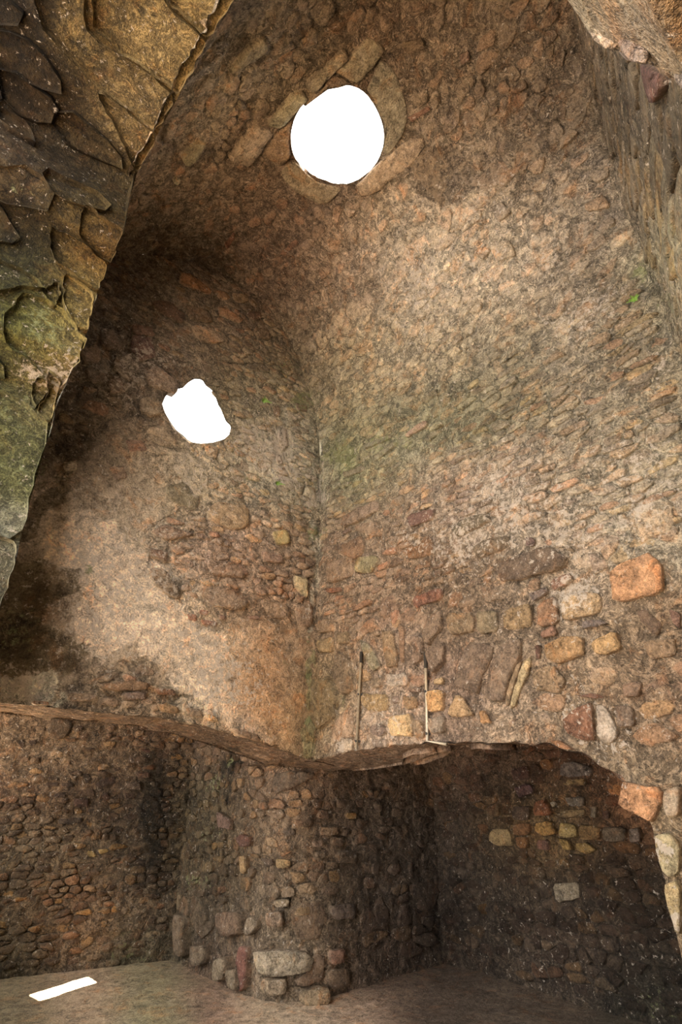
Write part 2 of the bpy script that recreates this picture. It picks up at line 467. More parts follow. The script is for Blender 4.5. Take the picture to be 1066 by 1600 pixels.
def inpoly(px, py, poly):
    poly = np.asarray(poly, float); c = np.zeros(np.shape(px), bool)
    x0, y0 = poly[:, 0], poly[:, 1]; x1, y1 = np.roll(x0, -1), np.roll(y0, -1)
    for a, b, cc, d in zip(x0, y0, x1, y1):
        if b == d: continue
        k = ((b > py) != (d > py)) & (px < (cc - a) * (py - b) / (d - b) + a)
        c ^= k
    return c
def resample(poly, n):
    poly = np.asarray(poly, float)
    q = np.vstack([poly, poly[:1]])
    d = np.concatenate([[0], np.cumsum(np.linalg.norm(np.diff(q, axis=0), axis=1))])
    x = np.linspace(0, d[-1], n, endpoint=False)
    return np.stack([np.interp(x, d, q[:, 0]), np.interp(x, d, q[:, 1])], -1)
def chaikin(p, r=.22):
    p = np.asarray(p, float); n = np.roll(p, -1, 0)
    return np.stack([p * (1-r) + n * r, p * r + n * (1-r)], 1).reshape(-1, 2)
def area(p):
    x, y = p[:, 0], p[:, 1]
    return .5 * abs(np.sum(x * np.roll(y, -1) - np.roll(x, -1) * y))

def cells(s0, s1, t0, t1, w, h, jit=.5, ang=0.0):
    """packed, coursed, irregular cells"""
    pts = []
    t = t0
    while t < t1:
        hh = h * random.uniform(.6, 1.5)
        ww = w * random.uniform(.8, 1.25)
        s = s0 - random.random() * ww
        while s < s1:
            pts.append((s + random.uniform(-jit, jit) * ww * .5, t + hh/2 + random.uniform(-jit, jit) * hh * .55))
            s += ww * random.uniform(.45, 1.6)
        t += hh
    pts = np.array(pts)
    sc = np.array([1.0, w / h * .85])
    Q = pts * sc
    out = []
    for i in range(len(Q)):
        d = Q - Q[i]; d2 = (d ** 2).sum(1)
        nb = np.argsort(d2)[1:15]
        R = w * 1.5
        poly = [(-R, -R), (R, -R), (R, R), (-R, R)]
        for j in nb:
            nx, ny = d[j]; c = d2[j] / 2
            new = []
            for a, b in zip(poly, poly[1:] + poly[:1]):
                da = a[0]*nx + a[1]*ny - c; db = b[0]*nx + b[1]*ny - c
                if da <= 0: new.append(a)
                if (da < 0) != (db < 0):
                    k = da / (da - db)
                    new.append((a[0] + (b[0]-a[0])*k, a[1] + (b[1]-a[1])*k))
            poly = new
            if len(poly) < 3: break
        if len(poly) >= 3:
            out.append((np.array(poly) + Q[i]) / sc)
    return out

PALS = {
 'main': [((1.0,.97,.96),6),((.80,.74,.75),3),((1.10,.91,.80),3),((1.2,1.04,.80),1.5),((.60,.53,.51),2),((1.12,.80,.68),1.0),((1.2,1.15,1.1),2)],
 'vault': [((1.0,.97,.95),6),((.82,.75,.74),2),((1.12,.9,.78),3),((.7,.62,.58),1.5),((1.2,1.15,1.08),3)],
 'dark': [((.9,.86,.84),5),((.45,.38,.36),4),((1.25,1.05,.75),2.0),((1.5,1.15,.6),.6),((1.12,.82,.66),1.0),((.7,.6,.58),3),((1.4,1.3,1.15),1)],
 'near': [((1,1,1),5),((1.15,1.0,.75),2),((.75,.75,.7),2)],
}
def pick(pal):
    L = PALS[pal]; tot = sum(w for _, w in L); r = random.random() * tot
    for c, w in L:
        r -= w
        if r <= 0: return np.array(c)
    return np.array(L[0][0])

NOBJ = [0]
MG = {'main': .92, 'rec': 1.25, 'near': 1.7}
def lay(sf, parent, which, pal, polys, manual=(), gap=.008, h=(.012, .035), limit=260, mat=None, sub=False, seed=0, base_h=0.0, minpx=9, dense=False, blend=(.75, .4)):
    """each outline becomes a stone bedded in the sheet; the largest in view are parts, the rest one part of loose small stones"""
    mat = mat or M_STONE
    items = []
    for poly, rgb, hh in manual:
        items.append((np.asarray(poly, float), np.array(rgb, float), hh, True))
    for poly in polys:
        items.append((poly, None, random.uniform(*h), False))
    VV = []; meta = []
    for poly, rgb, hh, man in items:
        a = area(poly)
        if a < .0006: continue
        c = poly.mean(0)
        n = (30 if dense else 16) if man else 10
        p = chaikin(poly, .10 if man else .13)
        r = np.linalg.norm(p - c, axis=1, keepdims=True)
        p = c + (p - c) * np.maximum(.3, 1 - (gap * .45 if man else gap) / np.maximum(r, .01))
        p = resample(p, n)
        p = p + np.array([[random.uniform(-1, 1), random.uniform(-1, 1)] for _ in range(n)]) * math.sqrt(a) * (.034 if man else .05)
        rings = [(1.0, -.04), (1.0, .6), (.955, .97), (.6, 1.0)] if man else [(1.0, -.04), (.985, .55), (.86, 1.0)]
        if man and dense: rings = [(1.0, -.04), (.99, .5), (.96, .85), (.9, .97), (.75, 1.0), (.6, 1.0), (.45, 1.0), (.3, 1.0), (.15, 1.0)]
        tx, ty = random.uniform(-.5, .5), random.uniform(-.35, .35)
        s_all, t_all, h_all = [], [], []
        R = math.sqrt(a)
        for k, (q, z) in enumerate(rings):
            pp = c + (p - c) * q
            s_all.append(pp[:, 0]); t_all.append(pp[:, 1])
            if k == 0: h_all.append(np.full(n, -.04))
            else: h_all.append(z * hh * (1 + tx * (pp[:, 0]-c[0]) / R + ty * (pp[:, 1]-c[1]) / R))
        s_all.append([c[0]]); t_all.append([c[1]]); h_all.append([hh * 1.04])
        VV.append((np.concatenate(s_all), np.concatenate(t_all), np.concatenate(h_all)))
        F = []
        nr = len(rings)
        for k in range(nr - 1):
            for i in range(n):
                j = (i + 1) % n
                F.append((k*n+i, k*n+j, (k+1)*n+j, (k+1)*n+i))
        for i in range(n):
            F.append(((nr-1)*n+i, (nr-1)*n+(i+1) % n, nr*n))
        x, y = poly[:, 0], poly[:, 1]
        ori = np.sum(x * np.roll(y, -1) - np.roll(x, -1) * y)
        if (ori > 0) != (sf.flip > 0): F = [f[::-1] for f in F]
        meta.append((F, rgb, man, a))
    if not VV: return
    cnt = [len(v[0]) for v in VV]
    off = np.concatenate([[0], np.cumsum(cnt)])
    S = np.concatenate([v[0] for v in VV]); T = np.concatenate([v[1] for v in VV]); H = np.concatenate([v[2] for v in VV])
    P = sf.P(S, T); N = sf.N(S, T)
    H = H + base_h + np.where(H > 0, (fbm(P * 22, 2, seed + 3) - .5) * .022 + (fbm(P * 5, 2, seed + 4) - .5) * .03, 0)
    V = P + N * H[:, None]
    col, mask = field(P, which)
    px, py = project(V)
    inview = (px > -20) & (px < 1086) & (py > -20) & (py < 1620)
    sizes = []
    for k, (F, rgb, man, a) in enumerate(meta):
        sl = slice(off[k], off[k+1])
        nn = (30 if dense else 16) if man else 10
        q = np.stack([px[sl][:nn], py[sl][:nn]], -1)
        sizes.append(area(q) * (1 if inview[sl].any() else 0) + (1e6 if man else 0))
        if rgb is not None:
            c = np.array(rgb); c = np.where(c <= .04045, c/12.92, ((c+.055)/1.055)**2.4) * GAIN[which] 
            c = (c.mean() + (c - c.mean()) * (.78 if which != 'near' else 1.0)) * TINT * MG[which]
            c = c * .8 + col[sl].mean(0) * .2
            own = col[sl].copy(); col[sl] = c
            if which == 'near' and rgb.mean() > .45: mask[sl, :3] *= .25
            col[sl][:nn] = own[:nn]; col[sl][nn:2*nn] = own[nn:2*nn] * .5 + c * .5
        else:
            m_ = pick(pal) * random.uniform(.82, 1.2)
            own = col[sl].copy(); c = own.mean(0) * m_
            col[sl] = c * (1 - blend[1] * .5) + own * blend[1] * .5
            col[sl][:2*nn] = own[:2*nn] * blend[0] + c * (1 - blend[0])
    order = np.argsort(sizes)[::-1]
    rank = np.empty(len(order), int); rank[order] = np.arange(len(order))
    rest = []
    col = np.clip(col, 0.003, .85)
    for k, (F, rgb, man, a) in enumerate(meta):
        sl = slice(off[k], off[k+1])
        if rank[k] < limit and sizes[k] > minpx ** 2 * .8:
            o = make_mesh('stone', V[sl], F, mat, col[sl], mask[sl], parent, loc=V[sl].mean(0))
            NOBJ[0] += 1
        elif inview[sl].any() or True:
            rest.append(k)
    if rest:
        Vr, Fr, Cr, Mr, b = [], [], [], [], 0
        for k in rest:
            sl = slice(off[k], off[k+1])
            Vr.append(V[sl]); Cr.append(col[sl]); Mr.append(mask[sl])
            Fr += [tuple(x + b for x in f) for f in meta[k][0]]
            b += cnt[k]
        o = make_mesh('small_rubble', np.concatenate(Vr), Fr, mat, np.concatenate(Cr), np.concatenate(Mr), parent)
        o['kind'] = 'stuff'

def man(sf, org, s, items, h=.03):
    """outlines noted in a crop of the photograph, carried onto the sheet they lie on"""
    out = []
    for it in items:
        rgb, pts = it[0], it[1]
        hh = it[2] if len(it) > 2 else h
        cx = sum(p[0] for p in pts) / len(pts); cy = sum(p[1] for p in pts) / len(pts)
        q = []
        for x, y in pts:
            for f in range(14):                     # outlines that overrun the sheet's edge are drawn in to it
                a = 1 - .04 * f
                k = sf.inv(org[0] + s * (cx + (x - cx) * a), org[1] + s * (cy + (y - cy) * a))
                if k is not None: break
            q.append(k)
        if any(k is None for k in q): continue
        out.append((np.array(q), rgb, hh))
    return out
def clear(sf, polys, manual, keep):
    """drop packed cells that run into hand-noted stones or out of the rubble area"""
    out = []
    for p in polys:
        c = p.mean(0)
        w = c + (p - c) * .75
        pts = np.vstack([w, c[None]])
        bad = False
        for mpoly, _, _ in manual:
            if (abs(mpoly.mean(0) - c) > 1.2).any(): continue
            if inpoly(pts[:, 0], pts[:, 1], mpoly).any() or inpoly(mpoly[:, 0], mpoly[:, 1], w).any():
                bad = True; break
        if bad: continue
        P = sf.P(pts[:, 0], pts[:, 1])
        if not keep(pts[:, 0], pts[:, 1], P).all(): continue
        out.append(p)
    return out

# ------------------------------------------------------------------ the shell
def line(f, a, b, n=2): return np.array([f(a + (b - a) * k / (n - 1)) for k in range(n)])
def interp(xs, ys): return lambda u: np.interp(u, xs, ys)

LEFT_EDGE = interp([0, .3, .6, 1.03, 1.4, 1.9, 2.55, 2.9], [1.82, 1.88, 1.95, 2.03, 2.07, 2.085, 2.10, 2.10])
LEFT_BACK = interp([-.1, 0, .3, 1.03, 1.4, 2.9], [1.78, 1.79, 1.83, 2.0, 2.06, 2.09])
RIGHT_EDGE0 = interp([0, .3, .6, 1.33, 1.7, 2.35, 2.55, 2.7, 2.78, 2.8, 2.803], [1.82, 1.85, 1.89, 1.90, 1.885, 1.84, 1.76, 1.66, 1.50, 1.40, -.02])
RIGHT_BACK = interp([0, .3, .6, .8, 1.1, 1.33, 2.35, 2.7, 2.8], [1.76, 1.77, 1.79, 1.81, 1.87, 1.90, 1.86, 1.68, 1.44])
def jag(u, seed, amp=.03):
    P = np.stack([u * 9, u * 0 + seed, u * 0], -1)
    return (fbm(P, 3, seed) - .5) * 2 * amp
LEFT_EDGE_J = lambda u: LEFT_EDGE(u) + jag(u, 3, .02)
def RIGHT_EDGE(u): return RIGHT_EDGE0(u) + jag(u, 4, .035) * (u < 2.75)

PR = [(0,4.72),(0.03,5.2),(0.15,5.75),(0.42,6.35),(0.74,6.72),(1.1,6.87),(1.42,6.9),(1.75,6.85),(2.1,6.68),(2.42,6.42),(2.69,6.15),(2.83,5.85),(2.86,5.3),(2.87,4.7)]
prof = catmull(PR, 6)
S_left = Surf([(0,0,0),(2.9,0,0)], [(0,0,1),(2.9,0,1)], -1)
S_right = Surf([(0,0,0),(0,3.7,0)], [(0,0,1),(0,3.7,1)], 1)
S_vault = Surf([(x,0,z) for x,z in prof], [(x,1,z) for x,z in prof], -1)
S_end = Surf([(0,3.6,0),(2.9,4.64,0)], [(0,3.6,1),(2.9,4.64,1)], 1)
vault_z = lambda x: np.interp(x, prof[:, 0], prof[:, 1])
vu = np.concatenate([[0], np.cumsum(np.linalg.norm(np.diff(prof, axis=0), axis=1))])
u262 = float(np.interp(-5.80, -prof[30:, 1], vu[30:]))
uc, tc = S_vault.inv(526, 213)
HOLE1 = np.array([(uc + .425 * math.cos(a) * (1 + .02 * math.sin(3*a)), tc + .425 * math.sin(a) * (1 + .02 * math.cos(5*a))) for a in np.linspace(0, 2*math.pi, 49)[:-1]])
h2px = [(253,632),(259,618),(272,609),(286,606),(294,598),(305,592),(316,594),(321,603),(332,612),(340,628),(348,642),(352,656),(360,668),(357,680),(349,687),(332,692),(312,694),(296,691),(286,681),(274,672),(264,657),(257,645)]
HOLE2 = np.array([S_left.inv(*p) for p in h2px])

def snapper(poly, res, reach=.8):
    q = resample(poly, 400)
    def f(u, t):
        lo, hi = poly.min(0) - .1, poly.max(0) + .1
        k = np.where((u > lo[0]) & (u < hi[0]) & (t > lo[1]) & (t < hi[1]))[0]
        d = (u[k, None] - q[None, :, 0]) ** 2 + (t[k, None] - q[None, :, 1]) ** 2
        j = d.argmin(1); near = d[np.arange(len(k)), j] < (res * reach) ** 2
        u = u.copy(); t = t.copy()
        u[k[near]] = q[j[near], 0]; t[k[near]] = q[j[near], 1]
        return u, t
    return f
def outside(poly, shrink=.004):
    c = poly.mean(0)
    r = np.linalg.norm(poly - c, axis=1, keepdims=True)
    p = c + (poly - c) * (1 - shrink / r)
    return lambda u, t, P=None: ~inpoly(u, t, p)

R1 = .017
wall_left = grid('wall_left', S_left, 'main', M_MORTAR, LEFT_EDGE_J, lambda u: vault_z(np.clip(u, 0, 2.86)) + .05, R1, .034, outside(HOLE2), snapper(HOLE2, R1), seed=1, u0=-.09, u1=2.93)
wall_right = grid('wall_right', S_right, 'main', M_MORTAR, RIGHT_EDGE, lambda u: u * 0 + 4.76, R1, .034, seed=2, u0=-.09, u1=2.80)
grid('wall_face', S_right, 'main', M_MORTAR, -.02, 4.76, R1, .034, seed=2, parent=wall_right, u0=2.795, u1=3.7)
def ztop(y): return np.where((y > 0.62) & (y < 4.3), 1, 0)
def keep_vault(u, t, P):
    return outside(HOLE1)(u, t) & ~((u > u262) & (t > .42))
ceiling = grid('ceiling', S_vault, 'main', M_MORTAR, -.05, lambda u: 3.66 + .36 * np.interp(u, vu, prof[:, 0]), R1, .045, keep_vault, snapper(HOLE1, R1), seed=3, flake=1.2)
wall_end = grid('wall_back', S_end, 'main', M_MORTAR, 0, lambda u: vault_z(np.clip(u * .94, 0, 2.8)) + .1, .025, .045, seed=4, flake=.8)

def shaft(name, sf, poly, depth, scale, shift, which, steps=8):
    q = resample(poly, 48); c = q.mean(0)
    V = []
    for k in range(steps + 1):
        f = k / steps
        p = c + (q - c) * (1 + (scale - 1) * f) + np.array(shift) * f
        P = sf.P(p[:, 0], p[:, 1]); N = sf.N(np.full(48, c[0]), np.full(48, c[1]))
        d = .012 - depth * f
        P = P + N * d
        P = P + (fbm(P * 9, 3, 8) - .5)[:, None] * .05 * min(1, f * 4) * (P - P.mean(0))
        V.append(P)
    V = np.concatenate(V); F = []
    for k in range(steps):
        for i in range(48):
            j = (i + 1) % 48
            F.append((k*48+i, k*48+j, (k+1)*48+j, (k+1)*48+i))
    col, mask = field(V, which)
    o = make_mesh(name, V, F, M_MORTAR, col, mask)
    o['kind'] = 'structure'
    return o
shaft('window_1', S_vault, HOLE1, .36, 1.75, (0, 0), 'main')
shaft('window_2', S_left, HOLE2, .40, 1.5, (-.12, .22), 'main')

# the two hoods carried on arches: their undersides and inner faces
ys = np.linspace(0, 2.8, 40); xs = np.linspace(0, 2.88, 40)
S_sl = Surf(np.stack([xs, xs*0, LEFT_EDGE_J(xs)], -1), np.stack([xs, xs*0-.45, LEFT_BACK(xs) + jag(xs, 9, .02)], -1), 1)
S_sr = Surf(np.stack([ys*0, ys, RIGHT_EDGE(np.minimum(ys, 2.79))], -1), np.stack([ys*0-.45, ys, RIGHT_BACK(ys) + jag(ys, 6, .02)], -1), 1)
sl_ = grid('arch_soffit', S_sl, 'rec', M_MORTAR, -.01, None, .02, .018, parent=wall_left, seed=5)
sr_ = grid('arch_soffit', S_sr, 'rec', M_MORTAR, -.01, None, .02, .018, parent=wall_right, seed=6)
# flip check is not needed for two-sided shading; corner piece over the pier
S_cn = Surf([(0,0.0,1.815),(-.45,0.0,1.765)], [(.02,-1.2,1.82),(-.75,-1.2,1.77)], 1)
grid('arch_soffit', S_cn, 'rec', M_MORTAR, -.0, None, .02, .014, parent=wall_left, seed=7)
for nm, A, B, par in (('inner_face', np.stack([xs, xs*0-.44, LEFT_BACK(xs)-.01], -1), np.stack([xs, xs*0-.44, xs*0+2.7], -1), wall_left),
                      ('inner_face', np.stack([ys*0-.44, ys, RIGHT_BACK(ys)-.01], -1), np.stack([ys*0-.44, ys, ys*0+2.7], -1), wall_right),
                      ('arch_jamb', [(0,2.80,0),(-.5,2.84,0)], [(0,2.80,1.44),(-.5,2.84,1.5)], wall_right)):
    grid(nm, Surf(A, B), 'rec', M_MORTAR, 0, None, .05, .03, parent=par, seed=8)

# fireplace recesses
S_rl = Surf([(-.35,-2.41,0),(2.95,-3.38,0)], [(-.35,-2.41,1),(2.95,-3.38,1)], -1)
S_rr = Surf([(-2.12,-.75,0),(-2.12,3.3,0)], [(-2.12,-.75,1),(-2.12,3.3,1)], 1)
pier_path = [(-.05,-2.75),(-.085,-1.8),(-.1,-1.06),(-.125,-.86),(-.20,-.68),(-.36,-.56),(-.60,-.50),(-1.3,-.50),(-2.3,-.5)]
S_pier = Surf([(x,y,0) for x,y in pier_path], [(x,y,1) for x,y in pier_path], 1)
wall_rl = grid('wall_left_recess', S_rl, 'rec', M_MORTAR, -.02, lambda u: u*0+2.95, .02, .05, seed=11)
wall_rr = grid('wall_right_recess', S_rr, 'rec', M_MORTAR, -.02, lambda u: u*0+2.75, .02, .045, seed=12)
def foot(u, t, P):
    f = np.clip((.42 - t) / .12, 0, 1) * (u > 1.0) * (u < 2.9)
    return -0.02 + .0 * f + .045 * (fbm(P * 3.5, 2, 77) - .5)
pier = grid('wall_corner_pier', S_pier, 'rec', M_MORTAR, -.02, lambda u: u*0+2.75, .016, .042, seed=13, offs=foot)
for nm, A, B in (('wall_left_recess_side', [(2.92,-.3,0),(2.92,-3.5,0)], [(2.92,-.3,.9),(2.92,-3.5,.9)]),  # unseen side wall kept low, left open above to let sky light in
                 ('wall_right_recess_side', [(-2.2,3.25,0),(-.4,3.0,0)], [(-2.2,3.25,2.75),(-.4,3.0,2.75)])):
    grid(nm, Surf(A, B), 'rec', M_MORTAR, 0, None, .06, .04, seed=14)
# recess roofs; the left one has an unseen slit, added to land the sun patch below
SL = np.array([hit(*p, 2, 0.0)[:2] for p in [(45,1555),(62,1564),(151,1536),(137,1527)]])
shiftv = np.array([-SUND.x / -SUND.z, -SUND.y / -SUND.z]) * 2.66
SLOT = SL + shiftv
S_top = Surf([(-.2,-.02,2.66),(2.95,-.02,2.66)], [(-.2,-3.45,2.66),(2.95,-3.45,2.66)], 1)
slot_uv = np.stack([SLOT[:, 0] + .2, -.02 - SLOT[:, 1]], -1)
grid('ceiling_left_recess', S_top, 'rec', M_MORTAR, 0, None, .02, .0, outside(slot_uv), snapper(slot_uv, .02), seed=15)
S_top2 = Surf([(-2.3,-.7,2.66),(-.02,-.7,2.66)], [(-2.3,3.4,2.66),(-.02,3.4,2.66)], 1)
grid('ceiling_right_recess', S_top2, 'rec', M_MORTAR, 0, None, .08, .03, seed=16)

# floor
S_fl = Surf([(-2.4,-3.6,0),(9,-3.6,0)], [(-2.4,7,0),(9,7,0)], 1)
def fl_off(u, t, P):
    return (fbm(P * .9, 2, 31) - .5) * .07 + (fbm(P * 14, 3, 33) - .5) * .014
grid('floor', S_fl, 'rec', M_FLOOR, 0, None, .035, .0, seed=17, offs=fl_off, colmul=1.45)

# the near arch the view is taken through
def v_on_vault(px, py):
    u, t = S_vault.inv(px, py)
    return S_vault.P(np.array([u]), np.array([t]))[0]
edge = [np.array([2.8, .8, -.02]), np.array([2.8, .8, 1.6])]
for px, py, x in [(0,950,2.8),(26,865,2.8),(45,790,2.8),(62,729,2.8),(76,682,2.797),(90,625,2.795),(105,597,2.79),(123,560,2.79),(133,525,2.785),(146,475,2.785),(160,436,2.78),(170,411,2.78),(182,388,2.78),(194,357,2.78),(205,303,2.78)]:
    edge.append(hit(px, py, 0, x))
n_j = len(edge)
for p in [(213,273),(253,197),(281,147),(324,61),(365,0)]:
    edge.append(hit(*p, 2, 5.85))
edge.append(np.array([2.78, 3.3, 5.85])); edge.append(np.array([2.78, 4.5, 5.85]))
edge = np.array(edge)
B = edge + np.array([1.55, 0, 0])
B[:, 1] += np.where(np.arange(len(B)) < n_j, -.05, 0)
S_near = Surf(edge, B, -1, (-.12, 1.6))
S_near.e = .16
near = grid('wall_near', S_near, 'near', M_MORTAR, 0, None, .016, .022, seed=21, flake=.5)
jr = [hit(px, py, 0, 2.72) for px, py in [(880,-150),(903,0),(922,58),(960,76),(1010,98),(1066,132),(1100,165)]]
jr = [jr[0] + np.array([0, .02, 2.9])] + jr + [np.array([2.72, 4.75, 2.2]), np.array([2.72, 4.8, 1.5]), np.array([2.72, 4.8, -.02])]
jr = np.vstack([jr[:1], catmull(np.array(jr[1:-3]), 5), jr[-3:]])
S_nr = Surf(jr, jr + np.array([1.7, 0, 0]), -1, (-.03, 1.6))
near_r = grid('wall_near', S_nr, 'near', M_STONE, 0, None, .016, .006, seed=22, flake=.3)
# the near wall's face towards the chamber, either side of the opening
fl_ = edge[:n_j+1]
grid('wall_face', Surf(fl_, np.stack([fl_[:,0]+.02, fl_[:,1]*0-.05, fl_[:,2]], -1)), 'near', M_MORTAR, 0, None, .05, .02, parent=near, seed=23)
grid('wall_face', Surf(jr, np.stack([jr[:,0], jr[:,1]*0+5.0, jr[:,2]], -1)), 'near', M_MORTAR, 0, None, .06, .02, parent=near_r, seed=24)

so_ = edge[n_j-3:]
grid('wall_face', Surf(so_ + np.array([.0, 0, 0]), so_ + np.array([.03, 0, .6])), 'near', M_MORTAR, 0, None, .05, .0, parent=near, seed=26)  # added strip behind the soffit edge, blocks sky light past the vault

# ------------------------------------------------------------------ plaster left on the left wall
pl_px = [(-60,905),(15,900),(30,840),(62,800),(95,760),(100,715),(130,690),(165,655),(200,650),(240,695),(290,705),(335,735),(318,772),(262,800),(232,820),(224,850),(232,885),(262,915),(285,945),(310,985),(345,975),(380,962),(420,970),(470,978),(489,985),(490,1186),
         (440,1172),(390,1150),(340,1128),(300,1100),(260,1085),(240,1045),(205,1025),(165,1035),(120,1062),(60,1085),(20,1060),(-60,1050)]
PLAST = np.array([S_left.inv(*p) for p in pl_px])
PLAST[24:26, 0] = -.01
def keep_pl(u, t, P):
    w = (fbm(P * 6, 4, 91) - .5) * .22; w2 = (fbm(P * 6, 4, 95) - .5) * .22
    fade = np.clip((u - .02) / .15, 0, 1)
    return inpoly(u + w * fade, t + w2 * fade, PLAST)
def pl_off(u, t, P):
    edge_ = (fbm(P * 7, 4, 97) - .5) * .03
    return .014 + edge_ + .05 * np.exp(-(((u - .35) / .3) ** 2 + ((t - 2.3) / .35) ** 2))
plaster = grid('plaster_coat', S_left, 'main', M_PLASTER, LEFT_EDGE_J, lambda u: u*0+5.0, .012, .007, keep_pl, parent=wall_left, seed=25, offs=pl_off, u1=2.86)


# ------------------------------------------------------------------ stones: outlines noted from the photograph first, packed rubble around them
def inb(u, t, lo_u, hi_u, lo_t, hi_t): return (u > lo_u) & (u < hi_u) & (t > lo_t) & (t < hi_t)

# right wall
C7 = ((680, 800), .3621); C62 = ((400, 860), .2814); C61 = ((400, 560), .2814); C4 = ((526, 500), .5066)
MR = man(S_right, *C7, [
 ((.32,.24,.19),[(272,225),(400,180),(515,145),(590,215),(560,245),(480,270),(300,305),(270,270)],.045),
 ((.36,.29,.22),[(165,165),(220,120),(320,95),(345,130),(280,175),(180,205)],.03),
 ((.34,.29,.22),[(70,85),(140,30),(235,8),(252,38),(180,80),(110,115)],.04),
 ((.32,.21,.21),[(395,110),(435,112),(440,150),(400,155)]),
 ((.50,.32,.25),[(500,300),(580,262),(605,285),(570,320),(515,345)]),
 ((.36,.30,.30),[(405,360),(490,325),(495,350),(430,390)]),
 ((.66,.44,.27),[(750,265),(830,210),(890,195),(940,175),(992,250),(1000,340),(920,372),(780,405),(762,330)],.04),
 ((.62,.48,.33),[(548,372),(600,348),(720,350),(732,440),(600,472),(555,462)],.035),
 ((.50,.34,.23),[(445,395),(525,362),(542,470),(515,495),(445,498)]),
 ((.52,.40,.26),[(295,430),(420,388),(428,500),(300,518)]),
 ((.42,.35,.26),[(185,430),(275,428),(282,520),(190,528)]),
 ((.47,.37,.27),[(58,440),(170,430),(176,522),(70,532)]),
 ((.38,.32,.32),[(640,480),(700,463),(762,482),(700,502),(640,507)]),
 ((.58,.42,.25),[(475,580),(560,540),(645,530),(660,620),(540,662),(490,640)],.04),
 ((.66,.49,.29),[(680,565),(790,508),(810,600),(740,625),(690,610)],.035),
 ((.50,.33,.26),[(455,520),(520,488),(532,532),(460,547)]),
 ((.32,.18,.15),[(437,578),(462,572),(460,637),(442,642)]),
 ((.40,.31,.25),[(150,562),(265,570),(242,650),(215,730),(190,795),(80,740),(110,650)],.04),
 ((.41,.32,.26),[(290,560),(385,548),(372,640),(330,740),(300,822),(222,812),(235,700)],.04),
 ((.60,.50,.35),[(390,640),(428,622),(412,690),(345,852),(322,850),(350,760)]),
 ((.48,.37,.26),[(365,660),(388,640),(350,755),(320,845),(303,835),(330,740)]),
 ((.62,.47,.31),[(58,885),(95,785),(130,800),(182,885)],.035),
 ((.62,.42,.22),[(198,860),(225,852),(255,912),(205,917)],.035),
 ((.45,.26,.17),[(555,905),(600,850),(690,818),(695,992),(650,990),(570,960)],.03),
 ((.58,.50,.45),[(700,828),(742,830),(805,960),(760,1002),(705,992)]),
 ((.47,.35,.28),[(808,738),(902,728),(892,802),(820,802)]),
 ((.34,.25,.20),[(868,425),(912,418),(992,488),(962,547),(900,482)]),
 ((.42,.28,.24),[(1018,420),(1066,438),(1066,512),(1028,482)]),
 ((.42,.33,.28),[(778,830),(862,838),(872,930),(800,932)]),
 ((.52,.38,.27),[(560,400),(610,385),(640,460),(575,470)]) ,
 ((.36,.22,.18),[(615,795),(690,780),(750,800),(700,810)]),
 ((.50,.38,.28),[(900,560),(1040,540),(1050,620),(930,640)]),
 ((.52,.40,.29),[(420,680),(520,660),(580,730),(540,790),(440,770)]),
 ((.58,.36,.20),[(505,985),(560,985),(612,1030),(560,1026)],.05),
 ((.46,.37,.29),[(480,155),(600,150),(610,180),(540,150)]),
], h=.028)
MR = MR[:-6] + MR[-5:]
CR = ((700, 1160), .3433)
MR += man(S_right, *CR, [
 ((.68,.45,.28),[(805,170),(870,190),(985,205),(985,270),(945,365),(870,330),(798,295)],.06),
 ((.60,.50,.42),[(990,215),(1066,190),(1066,345),(1000,335),(985,290)],.04),
 ((.62,.54,.40),[(945,420),(1010,400),(1066,450),(1066,600),(1000,620),(965,520)],.04),
 ((.64,.53,.36),[(990,640),(1066,620),(1066,900),(1015,760)],.035),
], h=.03)
